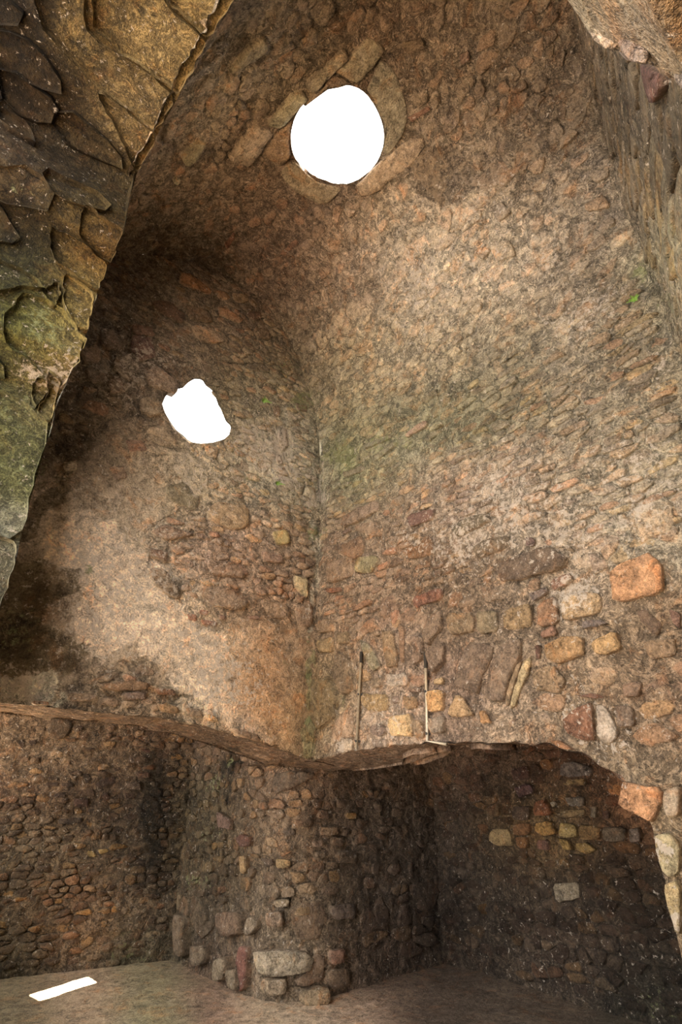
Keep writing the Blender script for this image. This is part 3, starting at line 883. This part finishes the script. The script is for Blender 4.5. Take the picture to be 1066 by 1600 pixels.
MR += man(S_right, *C62, [
 ((.55,.42,.24),[(592,798),(745,795),(752,890),(640,902),(600,850)]),
 ((.38,.29,.26),[(765,812),(803,803),(810,850),(775,857)]),
 ((.48,.37,.25),[(828,812),(905,810),(910,880),(842,888)]),
 ((.72,.56,.36),[(760,928),(880,900),(887,1035),(780,1037),(745,960)],.045),
 ((.50,.39,.29),[(890,940),(940,938),(942,1052),(895,1047)]),
 ((.40,.31,.28),[(640,970),(710,958),(737,1010),(700,1042),(638,1012)]),
 ((.42,.34,.30),[(650,1050),(740,1048),(748,1090),(660,1097)]),
 ((.70,.50,.27),[(965,780),(1050,775),(1052,890),(970,907)],.04),
 ((.60,.52,.47),[(720,690),(855,680),(860,750),(730,762)]),
 ((.52,.42,.33),[(638,722),(710,700),(710,762),(650,767)]),
 ((.52,.40,.28),[(700,450),(770,440),(802,640),(740,668)],.04),
 ((.48,.34,.24),[(805,420),(832,413),(830,625),(808,632)],.03),
 ((.45,.41,.32),[(590,500),(640,518),(702,650),(650,682),(600,560)],.035),
 ((.43,.34,.26),[(455,560),(530,598),(547,770),(490,822),(438,680)],.04),
 ((.42,.33,.21),[(335,725),(420,698),(448,770),(462,850),(440,940),(350,1002),(318,900)],.07),
 ((.58,.45,.36),[(450,940),(552,850),(550,1040),(420,1072)],.03),
 ((.44,.34,.28),[(870,470),(940,478),(938,600),(880,642)],.04),
 ((.46,.28,.22),[(868,262),(1050,208),(1052,270),(885,328)],.035),
 ((.46,.36,.29),[(930,470),(960,360),(1045,330),(1052,420),(960,542)],.035),
 ((.55,.43,.28),[(342,500),(440,478),(432,570),(350,562)]),
 ((.48,.38,.27),[(448,460),(530,448),(522,522),(450,522)]),
 ((.40,.31,.25),[(958,560),(1062,498),(1055,620),(990,692)],.045),
 ((.52,.40,.31),[(395,75),(550,28),(547,150),(400,182)],.03),
 ((.52,.46,.32),[(560,48),(680,25),(692,70),(640,132),(560,130)],.03),
 ((.48,.29,.20),[(392,215),(480,205),(488,228),(410,242)]),
 ((.50,.34,.24),[(540,325),(630,268),(662,288),(560,342)]),
 ((.52,.40,.30),[(348,392),(440,378),(432,452),(350,462)]),
 ((.50,.42,.36),[(960,930),(1060,920),(1060,1020),(970,1010)]),
 ((.64,.50,.33),[(1000,720),(1050,700),(1052,745),(1005,748)]),
 ((.50,.39,.30),[(655,465),(690,440),(700,470),(665,480)]),
 ((.66,.56,.48),[(480,1045),(540,1040),(548,1110),(490,1110)],.02),
 ((.44,.33,.27),[(860,770),(920,765),(925,790),(870,792)]),
])
MR += man(S_right, *C61, [
 ((.52,.41,.34),[(480,935),(500,880),(680,780),(702,840),(490,947)],.035),
 ((.38,.23,.20),[(850,880),(1000,828),(992,892),(862,947)],.03),
 ((.50,.36,.26),[(482,1042),(600,978),(612,1062),(560,1120),(482,1100)],.03),
 ((.47,.31,.18),[(830,1062),(930,1030),(940,980),(975,985),(1000,1040),(990,1100),(850,1120)],.025),
 ((.58,.44,.37),[(828,438),(905,370),(958,340),(952,382),(840,445)],.03),
 ((.45,.40,.33),[(600,490),(750,425),(770,440),(610,510)],.03),
 ((.48,.43,.35),[(640,560),(780,455),(795,475),(660,580)],.025),
 ((.47,.40,.33),[(480,640),(600,590),(620,615),(500,670)],.02),
 ((.47,.36,.32),[(485,965),(540,943),(540,962),(490,982)]),
 ((.50,.39,.31),[(555,925),(690,905),(700,1000),(560,960)],.02),
])
def keep_r(u, t, P): return inb(u, t, .02, 3.62, 0, 4.75) & (t > RIGHT_EDGE0(np.minimum(u, 2.79)) * (u < 2.8) + .01) & ~((u > 2.72) & (u < 2.9) & (t < 1.7))
polys = cells(-.05, 3.75, 2.9, 4.85, .17, .058) + cells(-.05, 3.75, 1.75, 2.9, .19, .095) + cells(2.7, 3.75, -.05, 1.8, .26, .13)
polys = clear(S_right, polys, MR, keep_r)
lay(S_right, wall_right, 'main', 'main', polys, MR, gap=.010, h=(.0, .020), limit=290, seed=40)

# left wall
C3 = ((0, 500), .5066); C1 = ((0, 0), .5066); C8 = ((0, 300), .4127)
ML = man(S_left, *C3, [
 ((.62,.49,.36),[(632,592),(660,562),(765,572),(768,640),(720,652),(640,612)],.03),
 ((.66,.56,.34),[(835,652),(880,648),(892,692),(850,697)],.035),
 ((.72,.62,.46),[(900,788),(945,798),(948,862),(910,832)],.03),
 ((.58,.44,.36),[(458,660),(500,630),(605,665),(520,682)],.035),
 ((.42,.27,.20),[(455,705),(515,718),(512,752),(462,732)],.045),
 ((.44,.34,.26),[(455,772),(500,768),(562,850),(540,862),(480,832)],.035),
 ((.48,.41,.36),[(350,110),(420,108),(432,160),(390,187),(345,150)],.03),
 ((.58,.47,.40),[(450,160),(480,140),(550,200),(545,235),(450,205)],.03),
 ((.58,.49,.41),[(430,242),(480,238),(502,290),(470,302),(430,282)],.03),
 ((.48,.39,.34),[(325,190),(370,178),(388,225),(340,237)],.03),
 ((.48,.38,.32),[(240,92),(300,78),(312,130),(260,142)],.03),
 ((.46,.38,.33),[(262,145),(320,158),(327,205),(268,192)],.03),
 ((.46,.37,.32),[(308,22),(362,40),(360,100),(308,92)],.03),
 ((.44,.31,.29),[(400,50),(470,58),(482,118),(430,132),(398,100)],.03),
 ((.58,.34,.24),[(575,905),(605,908),(606,932),(578,927)]),
 ((.55,.35,.28),[(612,893),(642,898),(638,912),(610,908)]),
 ((.48,.29,.25),[(615,922),(668,933),(667,948),(620,940)]),
 ((.48,.34,.30),[(672,908),(695,915),(692,928),(674,922)]),
 ((.56,.40,.34),[(760,912),(800,915),(798,925),(764,924)]),
 ((.58,.42,.34),[(700,755),(730,750),(768,785),(740,790)]),
 ((.55,.42,.34),[(630,740),(720,750),(760,800),(650,790)],.03),
 ((.54,.40,.33),[(800,710),(868,725),(872,755),(810,745)],.03),
 ((.48,.42,.33),[(500,520),(560,500),(620,560),(600,590),(520,560)],.03),
 ((.56,.44,.36),[(600,830),(700,820),(770,870),(740,900),(640,880)],.03),
 ((.54,.42,.33),[(800,860),(890,880),(895,925),(830,918)],.025),
 ((.54,.41,.32),[(905,880),(960,870),(962,950),(915,945)],.03),
 ((.50,.39,.32),[(330,455),(380,450),(395,490),(345,500)]),
 ((.62,.53,.44),[(190,440),(235,435),(240,468),(195,470)]),
 ((.50,.36,.30),[(380,370),(440,375),(452,405),(395,412)]),
 ((.42,.30,.24),[(905,258),(945,262),(950,285),(915,282)]),
 ((.46,.35,.28),[(838,268),(860,265),(862,300),(842,300)]),
 ((.45,.38,.32),[(850,340),(880,330),(890,390),(865,410)]),
 ((.42,.31,.27),[(848,415),(862,418),(868,448),(856,450)]),
], h=.022)
ML += man(S_left, *C1, [
 ((.62,.40,.22),[(550,848),(572,845),(655,903),(642,915),(555,877)],.035),
 ((.58,.41,.27),[(662,898),(690,898),(712,925),(680,927)],.03),
 ((.56,.40,.28),[(668,948),(692,950),(752,990),(740,1002),(680,975)],.03),
 ((.54,.42,.30),[(712,905),(760,913),(766,935),(725,935)],.03),
 ((.36,.24,.18),[(460,930),(520,928),(572,980),(560,1002),(480,962)],.03),
 ((.38,.26,.21),[(755,965),(800,965),(805,990),(770,988)],.03),
 ((.40,.30,.22),[(560,940),(640,960),(660,1000),(590,985)],.03),
 ((.58,.46,.36),[(580,1008),(640,1010),(700,1060),(620,1060)],.03),
 ((.46,.33,.28),[(400,1000),(470,1010),(480,1040),(410,1035)],.02),
 ((.44,.34,.26),[(780,1010),(830,1020),(835,1050),(790,1045)],.03),
])
PLi = PLAST
def keep_l(u, t, P):
    return inb(u, t, .02, 2.84, 0, 7) & (t > LEFT_EDGE(u) + .02) & (t < vault_z(np.clip(u, 0, 2.8)) - .03) & ~inpoly(u, t, PLi) & outside(HOLE2, -.015)(u, t)
polys = cells(-.05, 2.9, 4.5, 7, .15, .06) + cells(-.05, 2.9, 2.0, 4.5, .15, .065)
polys = [p for p in clear(S_left, polys, ML, keep_l)]
polys2 = []
for p in polys:
    P = S_left.P(p[:, 0], p[:, 1]); px, py = project(P); 
    prob = .55 if px.mean() < 240 and py.mean() > 560 else .88
    if random.random() < prob: polys2.append(p)
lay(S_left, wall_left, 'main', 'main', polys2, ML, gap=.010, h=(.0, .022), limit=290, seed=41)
# a few stones breaking through the plaster on the hood's lower edge
C5 = ((0, 1040), .5066)
ME = man(S_left, *C5, [
 ((.50,.36,.26),[(300,60),(400,45),(470,60),(440,80),(330,78)],.05),
 ((.52,.34,.24),[(470,70),(530,75),(540,95),(480,90)],.05),
 ((.68,.50,.30),[(630,150),(655,155),(670,175),(640,172)],.05),
 ((.48,.37,.33),[(370,85),(440,82),(450,105),(380,108)],.05),
 ((.52,.40,.31),[(560,130),(610,135),(625,160),(575,158)],.05),
 ((.56,.38,.28),[(90,110),(150,112),(150,124),(95,122)],.05),
 ((.54,.42,.33),[(200,85),(290,88),(290,112),(205,110)],.05),
 ((.50,.38,.30),[(700,190),(790,215),(800,238),(720,214)],.07),
 ((.58,.42,.26),[(480,120),(545,128),(550,150),(490,142)],.05)])
lay(S_left, plaster, 'main', 'main', [], ME, gap=.004)

# vault, with the dressed stones framing the round opening
CV = ((340, 40), .3565)
MV = man(S_vault, *CV, [
 ((.66,.56,.48),[(40,572),(95,490),(150,425),(250,452),(140,607)],.05),
 ((.62,.57,.47),[(215,425),(330,280),(402,290),(270,447)],.05),
 ((.60,.53,.45),[(380,260),(540,88),(582,110),(410,292)],.045),
 ((.55,.49,.41),[(512,197),(660,33),(745,90),(612,252)],.045),
 ((.58,.46,.37),[(188,565),(262,455),(345,400),(322,480),(328,560),(270,607)],.04),
 ((.50,.42,.38),[(395,360),(500,205),(602,258),(565,284),(470,310),(385,372)],.035),
 ((.62,.51,.42),[(605,702),(700,600),(868,470),(942,500),(800,660),(640,767)],.035),
 ((.54,.49,.42),[(650,268),(720,120),(790,200),(840,420),(760,560),(716,600),(722,440),(690,340)],.025),
 ((.50,.33,.26),[(830,400),(930,343),(942,365),(850,422)],.03),
 ((.55,.48,.40),[(335,580),(430,660),(530,692),(560,700),(480,782),(380,760),(262,640)],.025),
])
CW = ((526, 0), .5066); CU = ((0, 0), .5066)
MV += man(S_vault, *CW, [
 ((.45,.36,.28),[(222,510),(290,430),(378,555),(328,648),(255,558)],.012),
 ((.56,.44,.34),[(590,520),(650,478),(640,540),(610,542)],.03),
 ((.66,.56,.47),[(470,760),(540,740),(560,790),(500,810)],.03),
 ((.52,.40,.30),[(760,640),(830,600),(850,640),(780,660)],.03),
 ((.44,.32,.26),[(375,170),(410,150),(415,185),(385,200)],.03),
 ((.50,.42,.36),[(480,640),(520,625),(545,660),(500,690)],.035),
 ((.42,.33,.25),[(190,130),(260,110),(280,140),(220,170)],.03)])
MV += man(S_vault, *CU, [
 ((.60,.52,.40),[(695,225),(765,135),(815,105),(830,140),(735,210)],.035),
 ((.58,.52,.40),[(555,490),(590,430),(640,420),(610,480),(570,510)],.03),
 ((.68,.62,.50),[(530,560),(542,540),(556,548),(545,565)],.03),
 ((.50,.30,.22),[(690,750),(720,710),(728,725),(700,770)],.025),
 ((.50,.34,.27),[(860,780),(915,730),(925,745),(880,790)],.025)])
def off_hole(poly, hole, gap=.015):
    c = hole.mean(0); R_ = np.linalg.norm(hole - c, axis=1).mean() + gap
    q = resample(poly, 20); d = q - c; r = np.linalg.norm(d, axis=1, keepdims=True)
    return c + d * np.maximum(1, R_ / np.maximum(r, 1e-3))
MV = [(off_hole(p, HOLE1) if i < 10 else p, c, h_) for i, (p, c, h_) in enumerate(MV)]
def keep_v(u, t, P): return (t > .03) & (t < 3.6 + .36 * P[:, 0]) & (u < np.where(t < .55, 9, u262 - .02)) & outside(HOLE1, -.02)(u, t)
LV = vu[-1]
polys = [p[:, ::-1] for p in cells(-.05, 4.7, -.0, 1.6, .16, .085) + cells(-.05, 4.7, 1.6, LV, .14, .10)]
polys = clear(S_vault, polys, MV, keep_v)
polys = [p for p in polys if random.random() < .7]
lay(S_vault, ceiling, 'main', 'vault', polys, MV, gap=.012, h=(-.006, .018), limit=290, seed=42, blend=(.85, .9))

# the splayed wall closing the chamber on the right
ME_ = man(S_end, (760, 0), .287, [((.38,.24,.22),[(862,325),(1000,372),(1020,430),(940,560),(905,520)],.03)])
pe = clear(S_end, cells(-.05, 3, 3.9, 7, .34, .09), ME_, lambda u, t, P: inb(u, t, .03, 3.0, 0, 7) & (t < vault_z(np.clip(u * .94, 0, 2.8)) - .02))
lay(S_end, wall_end, 'main', 'near', pe, ME_, gap=.012, h=(.0, .02), limit=120, seed=43)

# recesses and the pier between them
def px_of(sf, p):
    P = sf.P(p[:, 0], p[:, 1]); a, b = project(P); return a.mean(), b.mean()
CP = ((0, 1080), .2627)
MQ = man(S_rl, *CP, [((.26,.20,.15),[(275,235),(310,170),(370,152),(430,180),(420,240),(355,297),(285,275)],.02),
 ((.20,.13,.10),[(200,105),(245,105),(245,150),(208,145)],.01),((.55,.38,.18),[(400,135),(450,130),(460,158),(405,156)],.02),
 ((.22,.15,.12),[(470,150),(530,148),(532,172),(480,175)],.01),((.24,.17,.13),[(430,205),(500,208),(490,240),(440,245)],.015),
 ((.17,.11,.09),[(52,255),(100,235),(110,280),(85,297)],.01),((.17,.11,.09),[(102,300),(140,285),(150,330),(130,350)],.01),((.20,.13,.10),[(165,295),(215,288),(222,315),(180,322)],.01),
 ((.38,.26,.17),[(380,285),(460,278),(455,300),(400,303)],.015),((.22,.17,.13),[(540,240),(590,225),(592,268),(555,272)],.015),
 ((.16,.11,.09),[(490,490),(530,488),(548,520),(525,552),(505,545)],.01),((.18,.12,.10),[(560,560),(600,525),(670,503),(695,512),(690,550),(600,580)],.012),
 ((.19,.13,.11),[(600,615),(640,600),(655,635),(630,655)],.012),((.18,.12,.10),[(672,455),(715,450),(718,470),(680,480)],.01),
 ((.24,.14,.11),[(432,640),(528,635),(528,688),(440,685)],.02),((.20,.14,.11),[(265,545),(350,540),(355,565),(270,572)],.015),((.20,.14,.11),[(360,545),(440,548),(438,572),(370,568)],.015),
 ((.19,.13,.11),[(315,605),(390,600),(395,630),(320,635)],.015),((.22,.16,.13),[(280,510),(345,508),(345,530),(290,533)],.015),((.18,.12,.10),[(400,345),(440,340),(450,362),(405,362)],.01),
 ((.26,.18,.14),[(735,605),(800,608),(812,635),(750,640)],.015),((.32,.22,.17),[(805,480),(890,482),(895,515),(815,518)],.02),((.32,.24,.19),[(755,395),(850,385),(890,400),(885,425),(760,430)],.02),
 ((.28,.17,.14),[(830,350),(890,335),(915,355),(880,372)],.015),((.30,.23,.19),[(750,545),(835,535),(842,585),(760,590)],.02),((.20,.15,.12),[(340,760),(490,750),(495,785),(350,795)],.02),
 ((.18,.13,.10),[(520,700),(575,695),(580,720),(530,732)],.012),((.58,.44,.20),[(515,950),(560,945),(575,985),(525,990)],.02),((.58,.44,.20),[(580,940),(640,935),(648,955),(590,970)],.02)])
pq = cells(-.05, 3.3, -.02, 2.9, .13, .06)
pq = clear(S_rl, pq, MQ, lambda u, t, P: inb(u, t, .3, 3.2, 0.0, 2.85))
pq = [p for p in pq if not (px_of(S_rl, p)[1] < 1215 and px_of(S_rl, p)[0] < 215 and random.random() < .75)]
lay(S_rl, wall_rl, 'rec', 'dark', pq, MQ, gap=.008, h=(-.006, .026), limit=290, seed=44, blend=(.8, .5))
CR = ((700, 1160), .3433)
MS = man(S_rr, *CR, [((.62,.44,.18),[(400,370),(480,355),(512,420),(430,425),(400,400)],.05),((.46,.29,.15),[(300,370),(388,365),(388,420),(305,425)],.05),
 ((.60,.48,.26),[(515,360),(590,375),(600,435),(520,432)],.045),((.46,.33,.17),[(605,375),(700,378),(702,445),(612,442)],.05),((.38,.31,.25),[(715,385),(815,382),(820,450),(720,452)],.05),
 ((.48,.30,.14),[(310,430),(375,428),(375,485),(320,480)],.05),((.44,.28,.24),[(412,445),(470,440),(478,490),(420,488)],.05),((.58,.44,.20),[(508,432),(555,442),(578,490),(540,490)],.05),
 ((.56,.42,.20),[(585,458),(640,455),(690,490),(640,512),(592,490)],.04),((.32,.20,.22),[(300,205),(380,185),(410,225),(330,255)],.05),((.28,.17,.15),[(292,120),(375,105),(380,170),(310,175)],.05),
 ((.46,.25,.13),[(400,270),(450,255),(490,330),(400,335)],.05),((.50,.38,.22),[(520,170),(638,165),(635,195),(525,195)],.04),((.42,.36,.34),[(510,100),(580,85),(670,110),(668,155),(515,158)],.05),
 ((.40,.35,.32),[(530,250),(630,245),(632,290),(560,295)],.045),((.48,.37,.24),[(510,310),(630,302),(632,340),(515,342)],.045),((.60,.52,.44),[(475,270),(500,265),(505,290),(485,297)],.05),
 ((.54,.46,.38),[(490,640),(600,632),(615,710),(500,730)],.05),((.46,.38,.34),[(830,390),(880,385),(890,455),(835,455)],.05),((.58,.46,.30),[(200,395),(290,392),(300,475),(215,470),(180,440)],.03),
 ((.38,.26,.22),[(710,310),(745,308),(745,350),(712,350)],.04),((.42,.36,.30),[(655,290),(685,290),(685,345),(658,345)],.04),((.30,.22,.18),[(300,290),(385,285),(385,355),(305,355)],.05)])
pr = clear(S_rr, cells(-.05, 4.0, -.02, 2.7, .17, .085), MS, lambda u, t, P: inb(u, t, .26, 4.0, 0.0, 2.7))
pr = [p for p in pr if random.random() < (.55 if px_of(S_rr, p)[0] < 800 else .95)]
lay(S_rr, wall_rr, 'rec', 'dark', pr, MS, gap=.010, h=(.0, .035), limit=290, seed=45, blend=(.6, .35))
CQ = ((260, 1140), .2814)
MP = man(S_pier, *CQ, [((.62,.53,.44),[(505,1225),(620,1205),(800,1235),(795,1330),(660,1365),(545,1350)],.085),((.60,.49,.39),[(545,1370),(670,1368),(680,1450),(600,1470),(548,1450)],.075),
 ((.62,.50,.38),[(735,1440),(880,1410),(886,1495),(760,1532),(728,1490)],.09),((.52,.40,.32),[(810,1240),(878,1250),(872,1385),(735,1430),(700,1380),(780,1330)],.05),
 ((.55,.37,.30),[(895,1225),(975,1205),(972,1290),(905,1305)],.06),((.46,.35,.27),[(890,1320),(1005,1325),(1015,1420),(905,1445),(885,1390)],.06),((.54,.42,.34),[(560,1010),(650,1000),(660,1090),(575,1085)],.06),
 ((.52,.43,.35),[(465,1030),(530,1060),(520,1110),(455,1150)],.06),((.48,.26,.22),[(425,1190),(470,1200),(460,1380),(430,1470),(400,1300)],.05),((.56,.47,.38),[(300,1270),(370,1250),(360,1380),(280,1400)],.09),
 ((.50,.42,.34),[(365,1330),(400,1320),(410,1450),(372,1430)],.07),((.44,.36,.29),[(170,1190),(250,1200),(240,1300),(180,1310)],.09),((.48,.38,.30),[(60,1020),(130,1040),(120,1260),(62,1250)],.08),
 ((.44,.33,.26),[(290,1010),(420,1000),(440,1130),(330,1150),(300,1090)],.07),((.34,.20,.18),[(402,600),(440,575),(485,600),(480,650),(425,655)],.05),((.46,.34,.27),[(810,620),(868,610),(868,652),(815,655)],.03),
 ((.34,.27,.23),[(645,560),(715,548),(720,582),(660,587)],.03),((.60,.47,.30),[(612,712),(695,720),(695,765),(615,770)],.035),((.40,.32,.26),[(825,680),(882,675),(885,712),(828,715)],.03),
 ((.50,.38,.28),[(850,540),(945,535),(945,585),(850,588)],.03),((.62,.45,.22),[(990,460),(1045,455),(1048,495),(995,498)],.04),((.36,.29,.24),[(590,240),(750,230),(840,245),(780,290),(600,365)],.02),
 ((.58,.48,.38),[(595,945),(690,935),(680,980),(620,985)],.04),((.58,.44,.28),[(425,700),(455,690),(450,800),(428,805)],.04),((.34,.26,.22),[(530,710),(595,715),(600,755),(560,760)],.02),
 ((.38,.30,.24),[(940,680),(1050,670),(1060,740),(950,745)],.03),((.40,.32,.29),[(890,980),(990,960),(1050,970),(1040,1050),(920,1050)],.05),((.42,.30,.26),[(290,450),(340,480),(375,510),(370,560),(300,540)],.05)])
pp = cells(-.05, 5.2, .5, 2.7, .15, .08) + cells(-.05, 5.2, -.02, .5, .30, .13)
pp = clear(S_pier, pp, MP, lambda u, t, P: inb(u, t, .2, 5.1, 0.0, 2.7))
pp = [p for p in pp if random.random() < (.6 if px_of(S_pier, p)[0] < 530 else .3)]
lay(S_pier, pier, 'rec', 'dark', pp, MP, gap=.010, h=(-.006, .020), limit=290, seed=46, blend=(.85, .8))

# stones along the undersides of the two arches
def swp(L): return [p[:, ::-1] for p in L]
for sf, par, sd in ((S_sl, sl_, 47), (S_sr, sr_, 48)):
    ps = [p for p in cells(0, sf.len, 0, sf.T, .30, .2) if (p[:, 1].max() < sf.T + .06) and p[:, 1].min() > -.06]
    ps = [p for p in ps if random.random() < .35]
    lay(sf, par, 'rec', 'main', ps, [], gap=.008, h=(-.006, .012), limit=60, seed=sd, blend=(.95, 1.2))

# near arch
MN = man(S_near, *C8, [
 ((.98,.82,.52),[(245,312),(285,340),(352,390),(348,432),(335,490),(322,545),(258,492),(232,410)],.07),
 ((.46,.45,.27),[(90,385),(230,450),(318,565),(312,640),(255,742),(190,700),(20,560),(8,480)],.07),
 ((1.0,.88,.66),[(182,668),(238,700),(208,800),(182,888),(128,842),(180,770),(190,720)],.06),
 ((.32,.34,.24),[(122,722),(150,685),(185,705),(180,760),(130,832),(118,790)],.05),
 ((.44,.43,.31),[(-60,740),(60,790),(182,890),(196,955),(150,1050),(122,1160),(72,1330),(-60,1290)],.06),
 ((.56,.53,.46),[(-60,1300),(58,1335),(62,1362),(0,1575),(-60,1600)],.06),
 ((.50,.40,.25),[(190,122),(310,180),(408,275),(412,330),(368,385),(280,322),(195,262)],.06),
 ((.38,.31,.22),[(310,50),(400,110),(470,150),(440,220),(415,270),(300,165)],.05),
 ((.36,.27,.25),[(150,390),(215,345),(225,400),(200,450)],.03),
 ((.36,.31,.22),[(-60,250),(80,300),(180,380),(80,370),(-60,400)],.04),
])
MN += man(S_near, (0, 0), .5066, [
 ((.70,.60,.43),[(285,80),(270,-60),(480,-60),(520,10),(640,112),(560,285),(500,240),(390,170)],.03),
 ((.72,.62,.46),[(515,-5),(500,-60),(760,-60),(722,0),(645,112)],.03),
 ((.62,.51,.35),[(100,-60),(255,-60),(270,85),(385,172),(495,245),(552,290),(495,405),(335,285),(275,240),(130,90)],.035),
 ((.62,.52,.38),[(300,272),(335,290),(490,408),(425,540),(380,430)],.03),
])
MN[-1] = MN[-1]
def keep_n(u, t, P): return inb(u, t, .05, S_near.len - .8, .0, 1.65)
pn = [p[:, ::-1] for p in cells(-.0, 1.7, 0, 7.6, .34, .20)]
pn = [p for p in clear(S_near, pn, MN, keep_n) if random.random() < .6]
MN = [(np.stack([p[:, 0], np.clip(p[:, 1], .0, 1.65)], -1), c, hh) for p, c, hh in MN]
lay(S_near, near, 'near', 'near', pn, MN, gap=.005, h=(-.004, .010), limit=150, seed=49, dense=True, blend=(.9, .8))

def block(pts2d, depth0, depth1, rgb, seed):
    """a rounded block whose foot is the noted outline, standing at its own distance in the near arch's right haunch"""
    q = chaikin(chaikin(np.array(pts2d, float), .25), .25)
    q = resample(q, 36)
    c = q.mean(0)
    V = []
    spec = [(.02, .0), (.35, .0), (.62, .005), (.82, .02), (.94, .05), (.995, .11), (1.0, .2), (1.0, 1.0)]
    for f, dz in spec:
        p = c + (q - c) * f
        d = rays(p[:, 0], p[:, 1])
        X = CAM + d * ((depth0 - CAM[0]) / d[:, :1])
        X = X + np.array([0, 0, 0]) 
        X = X + (d * (depth1 * dz))
        V.append(X)
    V = np.concatenate(V)
    V += ((fbm(V * 16, 3, seed) - .5) * .028)[:, None] * np.array([.5, .6, 1.0])
    n = 36; F = []
    for k in range(len(spec) - 1):
        for i in range(n):
            j = (i + 1) % n
            F.append((k*n+i, k*n+j, (k+1)*n+j, (k+1)*n+i))
    F.append(tuple(range(n)))
    c_ = np.array(rgb); c_ = ((c_ + .055) / 1.055) ** 2.4 * GAIN['near']
    col = np.tile(c_, (len(V), 1)); mask = np.zeros((len(V), 4)); mask[:, 3] = 1
    return make_mesh('stone', V, F, M_STONE, col, mask, near_r, loc=V.mean(0))
for k, (pts, d0, dd, rgb) in enumerate([
 ([(903,-70),(985,-70),(985,40),(966,68),(935,68),(915,50),(905,15)], 2.74, .30, (.70,.62,.53)),
 ([(975,-70),(1016,-70),(1006,50),(980,56)], 2.76, .30, (.60,.44,.32)),
 ([(1008,-70),(1120,-70),(1120,145),(1060,122),(1030,108),(1008,70),(1000,30)], 2.72, .34, (.70,.61,.51)),
 ([(962,62),(988,48),(1006,54),(1022,88),(1000,98),(972,88)], 2.75, .28, (.60,.54,.49)),
 ([(1046,105),(1130,120),(1130,175),(1064,140)], 2.75, .28, (.58,.52,.46))]):
    block(pts, d0, dd, rgb, 200 + k)

# ------------------------------------------------------------------ small things on the walls
def tag(o, label, cat, group=None):
    o['label'] = label; o['category'] = cat
    if group: o['group'] = group
def tube(pts, rad, n=8, caps=True):
    pts = [Vector(p) for p in pts]
    V, F = [], []
    for i, p in enumerate(pts):
        d = (pts[min(i+1, len(pts)-1)] - pts[max(i-1, 0)]).normalized()
        a = d.orthogonal().normalized() if abs(d.x) > .9 else d.cross(Vector((1, 0, 0))).normalized()
        b = d.cross(a)
        r = rad[i] if isinstance(rad, (list, tuple)) else rad
        for k in range(n):
            t = 2 * math.pi * k / n
            V.append(tuple(p + a * math.cos(t) * r + b * math.sin(t) * r))
    for i in range(len(pts) - 1):
        for k in range(n):
            j = (k + 1) % n
            F.append((i*n+k, i*n+j, (i+1)*n+j, (i+1)*n+k))
    F.append(tuple(range(n))); F.append(tuple(range((len(pts)-1)*n, len(pts)*n)))
    return V, F
M_ROD = plain('galvanised_metal', (.42, .36, .27), .45, .5)
M_CAP = plain('dark_iron', (.05, .045, .04), .6, .4)
M_LEAF = plain('green_leaf', (.16, .30, .05), .6)
def wallpt(px, py, off=.03):
    h_ = hit(px, py, 0, off); return h_
def rod(pts_px, capn, label):
    P = [wallpt(*p) for p in pts_px]
    root = bpy.data.objects.new('metal_rod', None); SC.collection.objects.link(root)
    root.location = Vector(P[-1] if len(P) == 2 else P[1])
    base = np.array(root.location)
    tag(root, label, 'rod')
    V, F = tube([p - base for p in P], .0115)
    o = make_mesh('shaft', V, F, M_ROD); o.parent = root
    top = P[0] - base; d = (P[1] - P[0]) / np.linalg.norm(P[1] - P[0])
    V, F = tube([top - d * .004, top + d * capn], .0145)
    o = make_mesh('dark_cap', V, F, M_CAP); o.parent = root; o['label'] = 'dark upper end of the rod'
    for f in (.45, .92):
        c = P[0] + (P[1] - P[0]) * f - base
        V, F = tube([c + np.array([-.035, 0, 0]), c + np.array([.014, 0, 0])], .010, 6)
        o = make_mesh('bracket', V, F, M_CAP); o.parent = root
rod([(565, 1019), (557, 1171)], .09, 'slim metal rod standing against the right wall, the one beside the corner')
rod([(665, 1021), (668, 1158), (698, 1163)], .11, 'slim metal rod against the right wall with a foot bent along the arch edge')

def fern(p, nrm, size, label, seed):
    r = random.Random(seed)
    root = bpy.data.objects.new('fern', None); SC.collection.objects.link(root); root.location = Vector(p)
    tag(root, label, 'plant', 'small ferns rooted in the walls')
    nrm = Vector(nrm)
    side = nrm.cross(Vector((0, 0, 1))).normalized()
    for k in range(6):
        a = (k - 2.5) * .42 + r.uniform(-.1, .1)
        dr = (side * math.sin(a) + Vector((0, 0, 1)) * math.cos(a) * .7 + nrm * .6).normalized()
        V, F = [], []
        L_ = size * r.uniform(.7, 1.1)
        for i in range(9):
            f = i / 8
            c = dr * (L_ * f) + nrm * (.3 * L_ * f) + Vector((0, 0, -.55 * L_ * f * f))
            w = (.30 * L_ * (1 - f) ** .8 + .002) if i % 2 else .012 * L_
            s_ = dr.cross(nrm).normalized() * w
            V += [tuple(c - s_), tuple(c + nrm * .004), tuple(c + s_)]
        for i in range(8):
            for j in range(2):
                F.append((3*i+j, 3*i+j+1, 3*i+j+4, 3*i+j+3))
        o = make_mesh('frond', V, F, M_LEAF); o.parent = root
pf = hit(411, 628, 1, .02); fern(pf, (0, 1, 0), .085, 'little green fern right of the ragged opening in the left wall', 1)
pf = hit(432, 757, 1, .02); fern(pf, (0, 1, 0), .075, 'little green fern on the left wall near the corner, below the pale lime run', 2)
pf = hit(993, 470, 0, .02); fern(pf, (1, 0, 0), .06, 'small green tuft high on the right wall where the vault begins', 3)
